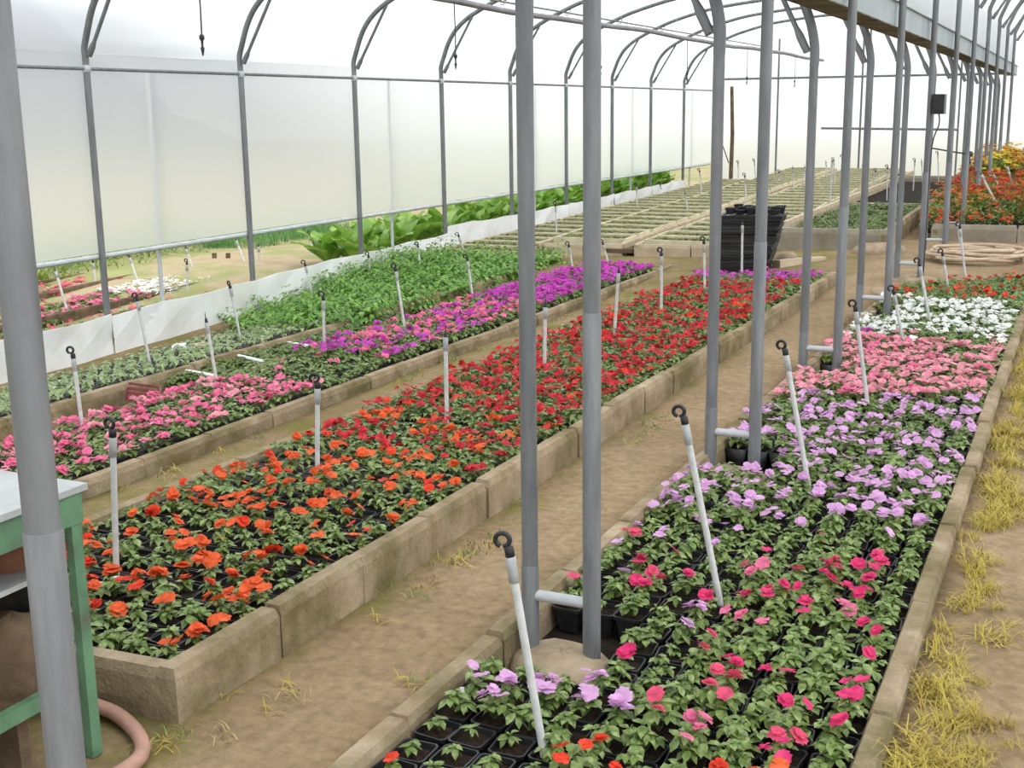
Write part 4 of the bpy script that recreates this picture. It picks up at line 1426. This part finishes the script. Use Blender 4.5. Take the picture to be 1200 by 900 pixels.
# ------------------------------------------------------------------ stack of black trays
st = []
n = 17
for i in range(n):
    z = ground_z(-3.4, 13.3) + 0.005 + i * 0.036
    lean = 0.0065 * i
    mb = MB()
    w, d, h = 0.29 + 0.002 * i, 0.24 + 0.002 * i, 0.034
    j = lambda: rnd.uniform(-.006, .006)
    V = [(-w + j(), -d + j(), 0), (w + j(), -d + j(), 0), (w + j(), d + j(), 0), (-w + j(), d + j(), 0)]
    V += [(-w * 1.01 + j(), -d * 1.01 + j(), h * .7), (w * 1.01 + j(), -d * 1.01 + j(), h * .7), (w * 1.01 + j(), d * 1.01 + j(), h * .7), (-w * 1.01 + j(), d * 1.01 + j(), h * .7)]
    V += [(x * 1.045, y * 1.045, h * .72 + rnd.uniform(-.004, .003)) for x, y, _ in V[4:8]]
    V += [(x * 1.045, y * 1.045, h) for x, y, _ in V[4:8]]
    V += [(x * 0.93, y * 0.93, h) for x, y, _ in V[4:8]]
    V += [(x * 0.92, y * 0.92, h * .5) for x, y, _ in V[4:8]]
    F = [(3, 2, 1, 0)]
    for a in range(0, 20, 4):
        for k in range(4):
            F.append((a + k, a + (k + 1) % 4, a + 4 + (k + 1) % 4, a + 4 + k))
    F.append((20, 21, 22, 23))
    mb.add(V, F, 'black_plastic')
    o = mb.build('black_tray')
    o.location = (-3.44 + lean * 1.1, 13.32 + rnd.uniform(-.006, .006), z); o.rotation_euler = (0, 0, 0.12 + rnd.uniform(-.03, .03))
    tag(o, 'black plastic tray in the tall stack on the cross path', 'tray', 'stacked black trays')
zt = ground_z(-3.4, 13.3) + 0.005 + n * 0.036
for i in range(5):
    for j_ in range(4):
        o = link('black_pot', pot_me)
        o.location = (-3.32 - 0.22 + i * 0.118, 13.32 - 0.18 + j_ * 0.12, zt + 0.001); o.rotation_euler = (0, 0, 0.12 + rnd.uniform(-.05, .05)); o.scale = (.95, .95, .62 + rnd.uniform(-.1, .25))
        tag(o, 'empty black pot standing on top of the black tray stack', 'pot', 'empty pots on the tray stack')

# plank, rubble stones, coil of hose on the cross path
mb = MB(); mb.box((-0.35, -0.06, 0), (0.35, 0.06, 0.07), 'pale_wood', 0.008); o = mb.build('plank'); o.location = (-2.90, 13.75, ground_z(-2.98, 13.75) - .01); o.rotation_euler = (0, 0, 1.0)
tag(o, 'short pale plank lying on the ground beside the black tray stack', 'plank')
for i, (px, py, sx, sy, sz, rz) in enumerate([(1030, 296, .30, .22, .12, .3), (1062, 312, .22, .20, .07, .9), (1070, 328, .24, .2, .06, .1), (1040, 340, .2, .14, .05, 1.0), (922, 303, .14, .12, .13, .5), (1088, 300, .16, .14, .06, .2)]):
    q = gp(px, py, .1)
    o = rock('rubble_stone', (q[0], q[1], ground_z(q[0], q[1]) - 0.01), sx, sy, sz, 'stone', 90 + i, 0.8)
    o.rotation_euler = (0, 0, rz)
    tag(o, 'flat broken concrete stone lying on the cross path near the posts', 'stone', 'rubble on the cross path')

mb = MB(); pts = []
cx, cy = -1.09, 14.2
for i in range(150):
    a = 2 * math.pi * i / 24
    k = 0.40 + 0.09 * math.sin(i * 0.21) + 0.03 * math.sin(i * .9)
    pts.append((cx + k * 1.12 * math.cos(a) + 0.05 * math.sin(i * .05), cy + k * 1.0 * math.sin(a), 0.03 + ground_z(cx, cy) + 0.012 + 0.09 * (i / 150) + 0.02 * math.sin(i * .37)))
mb.tube(pts, 0.021, 'hose_tan', 7)
tag(mb.build('hose_coil', smooth=True), 'coiled tan garden hose lying on the cross path', 'hose')

# near pink hose
mb = MB()
pts = smooth_pts([(-2.9, 2.40, 0.03), (-2.72, 2.53, 0.028), (-2.55, 2.545, 0.028), (-2.40, 2.49, 0.028), (-2.29, 2.41, 0.028), (-2.25, 2.32, 0.028), (-2.28, 2.15, 0.028), (-2.4, 1.9, 0.028)], 5)
mb.tube(pts, 0.022, 'hose_pink', 10)
tag(mb.build('garden_hose', smooth=True), 'dusty pink hose curving out beneath the green table', 'hose')

# ------------------------------------------------------------------ green table
TB = empty('work_table', (-2.41, 2.38, 0.0)); tag(TB, 'green painted wooden table with grey metal top', 'table')


def tpart(name, a, b, mat, jit=0.0, parent=None):
    mb = MB(); mb.box(a, b, mat, jit); return mb.build(name, parent or TB)


Wd, Dp, Ht = 1.15, 0.95, 0.79
tpart('table_top', (-Wd - 0.02, -Dp - 0.02, Ht - 0.018), (0.015, 0.02, Ht), 'table_top')
tpart('apron', (-0.03, -Dp, Ht - 0.105), (0.005, 0.005, Ht - 0.018), 'green_paint')
tpart('apron', (-Wd, -0.02, Ht - 0.105), (-0.03, 0.005, Ht - 0.018), 'green_paint')
tpart('apron', (-Wd, -Dp, Ht - 0.105), (-0.03, -Dp + 0.03, Ht - 0.018), 'green_paint')
# chipped right rear leg, wider at the foot
mb = MB()
prof = [(0.0, 0.055), (0.04, 0.06), (0.16, 0.062), (0.24, 0.042), (0.45, 0.040), (0.50, 0.052), (0.54, 0.040), (Ht - 0.105, 0.045)]
V = []
for z, w in prof:
    w *= 0.62
    V += [(-w, -0.036, z), (0, -0.036, z), (0, 0.0, z), (-w, 0.0, z)]
F = [(3, 2, 1, 0), tuple(len(V) - 4 + k for k in range(4))]
for i in range(len(prof) - 1):
    for k in range(4):
        F.append((i * 4 + k, i * 4 + (k + 1) % 4, i * 4 + 4 + (k + 1) % 4, i * 4 + 4 + k))
mb.add(V, F, 'green_paint'); mb.build('leg', TB)
for lx, ly in ((-Wd, -0.06), (-Wd, -Dp), (-0.06, -Dp)):
    tpart('leg', (lx, ly, 0), (lx + 0.055, ly + 0.06, Ht - 0.10), 'green_paint', 0.002)
tpart('stretcher', (-0.05, -Dp + 0.05, 0.21), (-0.02, -0.06, 0.25), 'green_paint', 0.002)
tpart('stretcher', (-Wd, -0.05, 0.21), (-0.06, -0.02, 0.25), 'green_paint', 0.002)
tpart('back_panel', (-Wd, -0.035, 0.25), (-0.06, -0.022, Ht - 0.105), 'shaded_board')
tpart('side_panel', (-Wd - 0.012, -Dp, 0.25), (-Wd, -0.035, Ht - 0.105), 'shaded_board')
tpart('shelf', (-Wd + 0.05, -Dp + 0.06, 0.53), (-0.09, -0.06, 0.545), 'table_top')
tpart('lower_shelf', (-Wd + 0.05, -Dp + 0.06, 0.19), (-0.06, -0.06, 0.21), 'old_wood')
# things kept on the table's shelves
mb = MB(); mb.lathe([(0.055, 0), (0.072, 0.10), (0.080, 0.10), (0.082, 0.125), (0.074, 0.125), (0.066, 0.03)], 'terracotta', 18, cap=False)
o = mb.build('clay_pot', smooth=True); q = at_x(14, 672, -2.62); o.location = (-2.62, q[1], 0.546); tag(o, 'brown clay pot standing on the shelf inside the green table', 'pot')
q = at_x(20, 780, -2.60); o = rock('wood_chunk', (-2.60, q[1], 0.225), .11, .085, .20, 'old_wood', 5, 0.9); tag(o, 'rough weathered wood block on the lower shelf of the green table', 'wood')
mb = MB(); mb.box((-0.045, -0.02, 0), (0.045, 0.02, 0.19), 'old_wood', .004); o = mb.build('wood_prop'); o.location = (-2.41 - 0.12, 2.38 - 0.20, 0); tag(o, 'short upright wooden board under the green table', 'board')

# ------------------------------------------------------------------ small things in bed D
mb = MB()
w, d, h, t = 0.17, 0.11, 0.085, 0.010
for za, zb in ((0.0, 0.025), (0.042, 0.055), (0.07, 0.085)):
    mb.box((-w, -d, za), (w, -d + t, zb), 'crate_red'); mb.box((-w, d - t, za), (w, d, zb), 'crate_red')
    mb.box((-w, -d + t, za), (-w + t, d - t, zb), 'crate_red'); mb.box((w - t, -d + t, za), (w, d - t, zb), 'crate_red')
crate = empty('plastic_crate', (-5.68, 6.25, -0.10), 0.9)
mb.build('slatted_side', crate)
mb = MB()
for x in (-w, -0.08, 0.08, w - t):
    mb.box((x, -d, 0), (x + t, -d + t, h), 'crate_red'); mb.box((x, d - t, 0), (x + t, d, h), 'crate_red')
mb.build('upright', crate)
mb = MB(); mb.box((-w, -d, -0.005), (w, d, 0.004), 'crate_red'); mb.build('base', crate)
crate.rotation_euler = (0.22, 0.10, 2.3)
tag(crate, 'dull red plastic crate tipped between two bed edgings', 'crate')
for (pa, pb) in (((213, 434), (252, 441)), ((270, 415), (308, 424)), ((338, 402), (363, 406))):
    a, b = gp(*pa, -0.07), gp(*pb, -0.05)
    mb = MB(); mb.tube([a, b], 0.016, 'skirt_sheet', 6)
    tag(mb.build('white_lath', smooth=True), 'white lath lying across the strip of low green plants', 'lath', 'laths in the green strip')
q = gp(214, 410, -0.30)
o = rock('pale_cobble', (q[0], q[1], -0.36), .14, .12, .12, 'skirt_sheet', 3, .4); tag(o, 'smooth pale cobble lying against the skirt edging', 'stone')
q = gp(240, 410, -0.25)
mb = MB(); mb.box((-.11, -.08, 0), (.11, .08, .10), 'pale_wood', .01); o = mb.build('wood_block'); o.location = (q[0], q[1], -0.30); tag(o, 'tan wooden block standing among the grey-green seedlings', 'block')

# black box on a post with its cable
bx = empty('junction_box', (row_xr(row_y(4)) + 0.085, row_y(4) - 0.03, 1.68)); tag(bx, 'black control box fixed to a post', 'box')
mb = MB(); mb.box((-0.055, -0.09, 0), (0.055, 0.09, 0.18), 'black_plastic', .002); mb.build('housing', bx)
mb = MB(); mb.box((-0.049, -0.096, 0.01), (0.049, -0.088, 0.17), 'black_plastic'); mb.build('front_cover', bx)
mb = MB(); mb.tube(smooth_pts([(0, 0, 0.01), (0.01, -0.02, -0.10), (-0.04, -0.04, -0.3), (-0.045, -0.045, -0.9), (-0.05, -0.04, -1.55)], 4), 0.007, 'dark_wire', 6); mb.build('cable', bx, True)

# valve arm sticking out from a far post
q = at_y(1130, 166, 18.9)
mb = MB(); mb.tube([(q[0] - 0.5, 19.0, 1.17), (q[0] - 0.1, 19.0, 1.10), (q[0] + 0.05, 19.0, 1.08)], 0.012, 'dark_wire', 6)
mb.lathe([(0.02, -0.03), (0.05, -0.02), (0.05, 0.03), (0.02, 0.05)], 'dark_wire', 10, c=(q[0] + 0.07, 19.0, 1.07))
mb.tube([(q[0] + 0.07, 19, 1.04), (q[0] + 0.09, 19, 0.95), (q[0] + 0.04, 19.0, 0.90)], 0.016, 'dark_wire', 6)
tag(mb.build('water_valve', smooth=True), 'dark water valve with a side arm beside a far post', 'valve')

# ------------------------------------------------------------------ outside the film wall
# chard rows


def chard_leaf(r, L):
    V, F = [], []
    n = 6; w = L * r.uniform(.17, .24)
    for i in range(n + 1):
        t = i / n
        ww = 0.012 if t < 0.28 else w * math.sin(math.pi * min(1, (t - 0.2) / 0.84)) ** 0.7
        z = L * (math.sin(1.25 * t) * 0.75); yy = L * (t * 0.35 + 0.35 * t * t)
        c = 0.02 * math.sin(i * 2.2 + r.uniform(0, 6))
        V += [(-ww, yy, z + c + ww * .25), (0, yy, z), (ww, yy, z - c + ww * .25)]
    for i in range(n):
        a = i * 3
        F += [(a, a + 1, a + 4), (a, a + 4, a + 3), (a + 1, a + 2, a + 5), (a + 1, a + 5, a + 4)]
    return np.array(V), np.array(F)


cl = [tri_mesh('leaf', [(*chard_leaf(r0, L_), 'leaf_chard')], True) for L_ in (0.36, 0.42, 0.48, 0.44)]
y = 13.7
while y < 26.2:
    for x in (-8.55, -9.05):
        z = -0.28 + 0.022 * (y - 12)
        o = empty('chard_plant', (x + rnd.uniform(-.07, .07), y + rnd.uniform(-.07, .07), min(z, -0.03)))
        for i in range(13):
            q = link('leaf', rnd.choice(cl), o); q.rotation_euler = (rnd.uniform(-.3, .45), 0, i * 0.97 + rnd.uniform(-.3, .3)); s = rnd.uniform(1.05, 1.5); q.scale = (s, s, s)
        tag(o, 'bright green broad-leaved chard plant growing outside behind the white skirt', 'plant', 'chard rows behind the skirt')
    y += 0.42

# outdoor flower rows, boards, grass, onions
OB = empty('outdoor_bed', (-11, 11.5, -0.42)); tag(OB, 'outdoor flower bed edged with dark boards beyond the skirt', 'planting bed')
for a, b in (((-9.75, 8.0, -0.29), (-10.4, 15.5, -0.29)), ((-11.0, 8.0, -0.28), (-11.6, 14.6, -0.28)), ((-11.95, 9.5, -0.28), (-12.4, 15.6, -0.28))):
    kerb(OB, a, b, 0.05, 0.16, 1.6, 'old_wood', 'edge_board')
for o_ in [c for c in OB.children]:
    pass


def outdoor_row(name, xa, xb, ya, yb, n, leafm, petalm, label, bloom=2.2, s=1.0):
    A = np.array([(rnd.uniform(xa, xb), rnd.uniform(ya, yb), rnd.uniform(0, 6.28), rnd.uniform(.8, 1.3) * s) for _ in range(n)])
    A[:, 0] += -0.085 * (A[:, 1] - 11)
    parts = []
    for i in range(3):
        S = A[i::3]; V, F = scatter(low[i][0], low[i][1], np.column_stack([S[:, 0], S[:, 1], np.full(len(S), -0.42)]), S[:, 2], S[:, 3] * 1.3); parts.append((V, F, leafm))
    if petalm:
        nb = int(n * bloom)
        idx = rng.integers(0, n, nb)
        B = A[idx]
        V, F = scatter(FLO_LOW[1][0], FLO_LOW[1][1], np.column_stack([B[:, 0] + rng.uniform(-.07, .07, nb), B[:, 1] + rng.uniform(-.07, .07, nb), -0.32 + rng.uniform(-.02, .04, nb)]), B[:, 2], B[:, 3] * 1.25, rng.uniform(0, .6, nb))
        parts.append((V, F, petalm))
    o = link(name, tri_mesh(name, parts)); tag(o, label, 'flowers', kind='stuff')


outdoor_row('outdoor_flowers', -10.9, -10.0, 8.6, 11.5, 300, 'leaf_dense', 'petal_hotpink', 'row of pink flowers outside between the dark boards', 0.9)
outdoor_row('outdoor_flowers', -10.85, -10.0, 11.4, 13.9, 330, 'leaf_dense', 'petal_white', 'patch of white flowers outside between the dark boards', 3.0)
outdoor_row('outdoor_flowers', -11.9, -11.25, 9.6, 12.4, 200, 'leaf_dense', 'petal_rose', 'second row of rose pink flowers outside behind the dark boards', 1.2)
outdoor_row('outdoor_flowers', -10.7, -10.35, 14.1, 15.5, 120, 'leaf_low', 'petal_rose', 'small patch of dull rose flowers beside the green onions outside', 1.2)
outdoor_row('outdoor_flowers', -9.75, -8.7, 7.5, 12.0, 260, 'leaf_low', 'petal_rose', 'sparse low plants with rose flowers just outside the white skirt', 0.5, .8)

# blades (grass, onions)


def blade_arr(r, n, R, L, spread, wid=0.004, bend=0.5):
    out = []
    for i in range(n):
        a = r.uniform(0, 6.28); rr = R * math.sqrt(r.random()); l = L * r.uniform(.5, 1.15)
        lean = r.uniform(0.1, spread); az = r.uniform(0, 6.28)
        w = wid * r.uniform(.7, 1.3)
        pts = []
        for j in range(4):
            t = j / 3
            th = lean + bend * t * t
            pts.append((l * t * math.sin(th), l * t * math.cos(th)))
        V = []
        for j, (h_, z) in enumerate(pts):
            ww = w * (1 - 0.9 * j / 3)
            V += [(-ww, h_, z), (ww, h_, z)]
        F = [(0, 1, 3), (0, 3, 2), (2, 3, 5), (2, 5, 4), (4, 5, 7), (4, 7, 6)]
        out.append((place(np.array(V), az, 0, (rr * math.cos(a), rr * math.sin(a), 0)), np.array(F)))
    return cat_arrays(out)


on = [blade_arr(r0, 40, .13, .50, .25, .007, .25) for _ in range(3)]
A = np.array([(rnd.uniform(-12.6, -11.2), rnd.uniform(15.0, 18.0), rnd.uniform(0, 6.28), rnd.uniform(.7, 1.15)) for _ in range(130)])
parts = []
for i in range(3):
    S = A[i::3]; V, F = scatter(on[i][0], on[i][1], np.column_stack([S[:, 0], S[:, 1], np.full(len(S), -0.40)]), S[:, 2], S[:, 3]); parts.append((V, F, 'onion_green'))
o = link('green_onions', tri_mesh('green_onions', parts)); tag(o, 'thick patch of upright green onion leaves outside', 'plants', kind='stuff')
gs = [blade_arr(r0, 34, .22, .22, .6, .008, .7) for _ in range(3)]
A = np.array([(-rnd.uniform(12.5, 20), rnd.uniform(9, 24), rnd.uniform(0, 6.28), rnd.uniform(.7, 1.5)) for _ in range(1100)] + [(-rnd.uniform(12.4, 15.5), rnd.uniform(10.5, 16), rnd.uniform(0, 6.28), rnd.uniform(1.3, 2.6)) for _ in range(420)] + [(-rnd.uniform(10.2, 13), rnd.uniform(17.5, 25), rnd.uniform(0, 6.28), rnd.uniform(.6, 1.3)) for _ in range(200)])
parts = []
for i in range(3):
    S = A[i::3]; V, F = scatter(gs[i][0], gs[i][1], np.column_stack([S[:, 0], S[:, 1], np.full(len(S), -0.40)]), S[:, 2], S[:, 3]); parts.append((V, F, 'grass_out'))
o = link('outdoor_grass', tri_mesh('outdoor_grass', parts)); tag(o, 'rough yellow-green grass growing outside the film wall', 'grass', kind='stuff')
for (t, b) in (((65, 318), (80, 368)), ((152, 302), (164, 338)), ((218, 292), (230, 326)), ((109, 308), (113, 340)), ((277, 282), (292, 322)), ((303, 289), (304, 326)), ((363, 276), (364, 315)), ((219, 310), (220, 350))):
    q = gp(*b, -0.40); tp = at_y(*t, q[1])
    riser(q, tp, LAB['O'], GR['O'], head=rnd.random() < .5, thick=1.25)
for (px, py) in ((252, 318), (343, 280), (268, 318)):
    q = gp(px, py, -0.4)
    mb = MB(); mb.tube([(0, 0, -0.05), (0.005, 0, 0.26)], 0.035, 'old_wood', 7); o = mb.build('wooden_stake', smooth=True); o.location = (q[0], q[1], -0.40)
    tag(o, 'short brown wooden stake in the ground outside', 'stake', 'wooden stakes outside')

# wooded ridge outside, seen dimly through the film
mb = MB(); V, F = [], []
ys_ = list(np.arange(-30, 66, 2.0))
for i, y in enumerate(ys_):
    h = float(np.interp(y, [-30, 10, 24, 31, 35, 46, 52, 64], [4, 4, 4.5, 6, 14, 14, 8, 0.4])) * (1 + 0.05 * math.sin(y * 1.3))
    for t, k in ((0, 0.0), (2.0, 0.55), (5.0, 0.85), (9.0, 1.0), (15.0, 0.7), (22.0, 0.0)):
        V.append((-46 - t + 0.6 * math.sin(y * 0.9 + t), y, -0.45 + h * k + 0.25 * math.sin(y * 2.1 + t)* (k > 0)))
for i in range(len(ys_) - 1):
    for k in range(5):
        a = i * 6 + k
        F.append((a, a + 6, a + 7, a + 1))
mb.add(V, F, 'slate')
tag(mb.build('hill_outside', smooth=True), 'dark wooded ridge outside, blurred behind the film wall', kind='structure')

# ------------------------------------------------------------------ grass tufts on the paths
tu = [blade_arr(r0, 46, .055, .105, 1.15, .0022, .8) for _ in range(5)]
L = []
for _ in range(330):
    y = 2.2 + 9.5 * rnd.random() ** 1.4
    cl_ = 0.5 + 0.5 * math.sin(y * 4.3) * math.sin(y * 1.7 + 1)
    x = -0.350 + abs(rnd.gauss(0, 0.07)) + (0.10 * rnd.random() if cl_ > .55 else 0)
    if rnd.random() < 0.35 + 0.65 * cl_:
        L.append((x, y, ground_z(x, y) + 0.002, rnd.uniform(0, 6.28), rnd.uniform(.55, 1.25), rnd.randrange(5)))
for _ in range(60):
    L.append((rnd.uniform(-0.25, 0.25), rnd.uniform(2.6, 8), 0.002, rnd.uniform(0, 6.28), rnd.uniform(.3, .6), rnd.randrange(5)))
A = np.array(L); parts = []
for i in range(5):
    S = A[A[:, 5] == i]; V, F = scatter(tu[i][0], tu[i][1], S[:, :3], S[:, 3], S[:, 4]); parts.append((V, F, 'dry_grass'))
o = link('dry_grass', tri_mesh('dry_grass', parts)); tag(o, 'yellow dry grass tufts along the edging beside the lilac bed', 'grass', kind='stuff')

ws = [blade_arr(r0, 12, .05, .07, 1.2, .0022, .9) for _ in range(3)]
L = []
for _ in range(46):
    y = rnd.uniform(2.5, 8.5); x = -2.20 + 0.008 * (y - 2.6) + abs(rnd.gauss(0, .05)); L.append((x, y, .002))
for (px, py) in ((455, 680), (245, 815), (205, 860), (440, 690), (570, 640), (735, 650), (600, 590), (170, 880), (690, 600), (480, 800), (520, 660)):
    q = gp(px, py, 0.0); L.append((q[0], q[1], 0.002)); L.append((q[0] + .03, q[1] + .02, .002))
for _ in range(40):
    y = rnd.uniform(4.3, 12); x = rnd.uniform(-4.38, -4.25); L.append((x, y, ground_z(x, y) + .002))
for _ in range(60):
    y = rnd.uniform(9.2, 12.5); x = rnd.uniform(-5.8, -5.5); L.append((x, y, ground_z(x, y) + .01))
P = np.array(L); parts = []
for i in range(3):
    S = P[i::3]; V, F = scatter(ws[i][0], ws[i][1], S, rng.uniform(0, 6.28, len(S)), rng.uniform(.6, 1.4, len(S))); parts.append((V, F, ['straw', 'dry_grass', 'grass_out'][i]))
o = link('path_weeds', tri_mesh('path_weeds', parts)); tag(o, 'thin straw and weeds scattered on the paths between beds', 'grass', kind='stuff')

# white plant label in one pot
q = gp(546, 828, 0.02)
mb = MB(); mb.box((-.006, -.001, 0), (.006, .001, .085), 'skirt_sheet'); o = mb.build('plant_label'); o.location = (q[0], q[1], 0.0); o.rotation_euler = (0.05, -0.12, 0.3)
tag(o, 'thin white plant label stuck in a pot under lilac flowers', 'label')
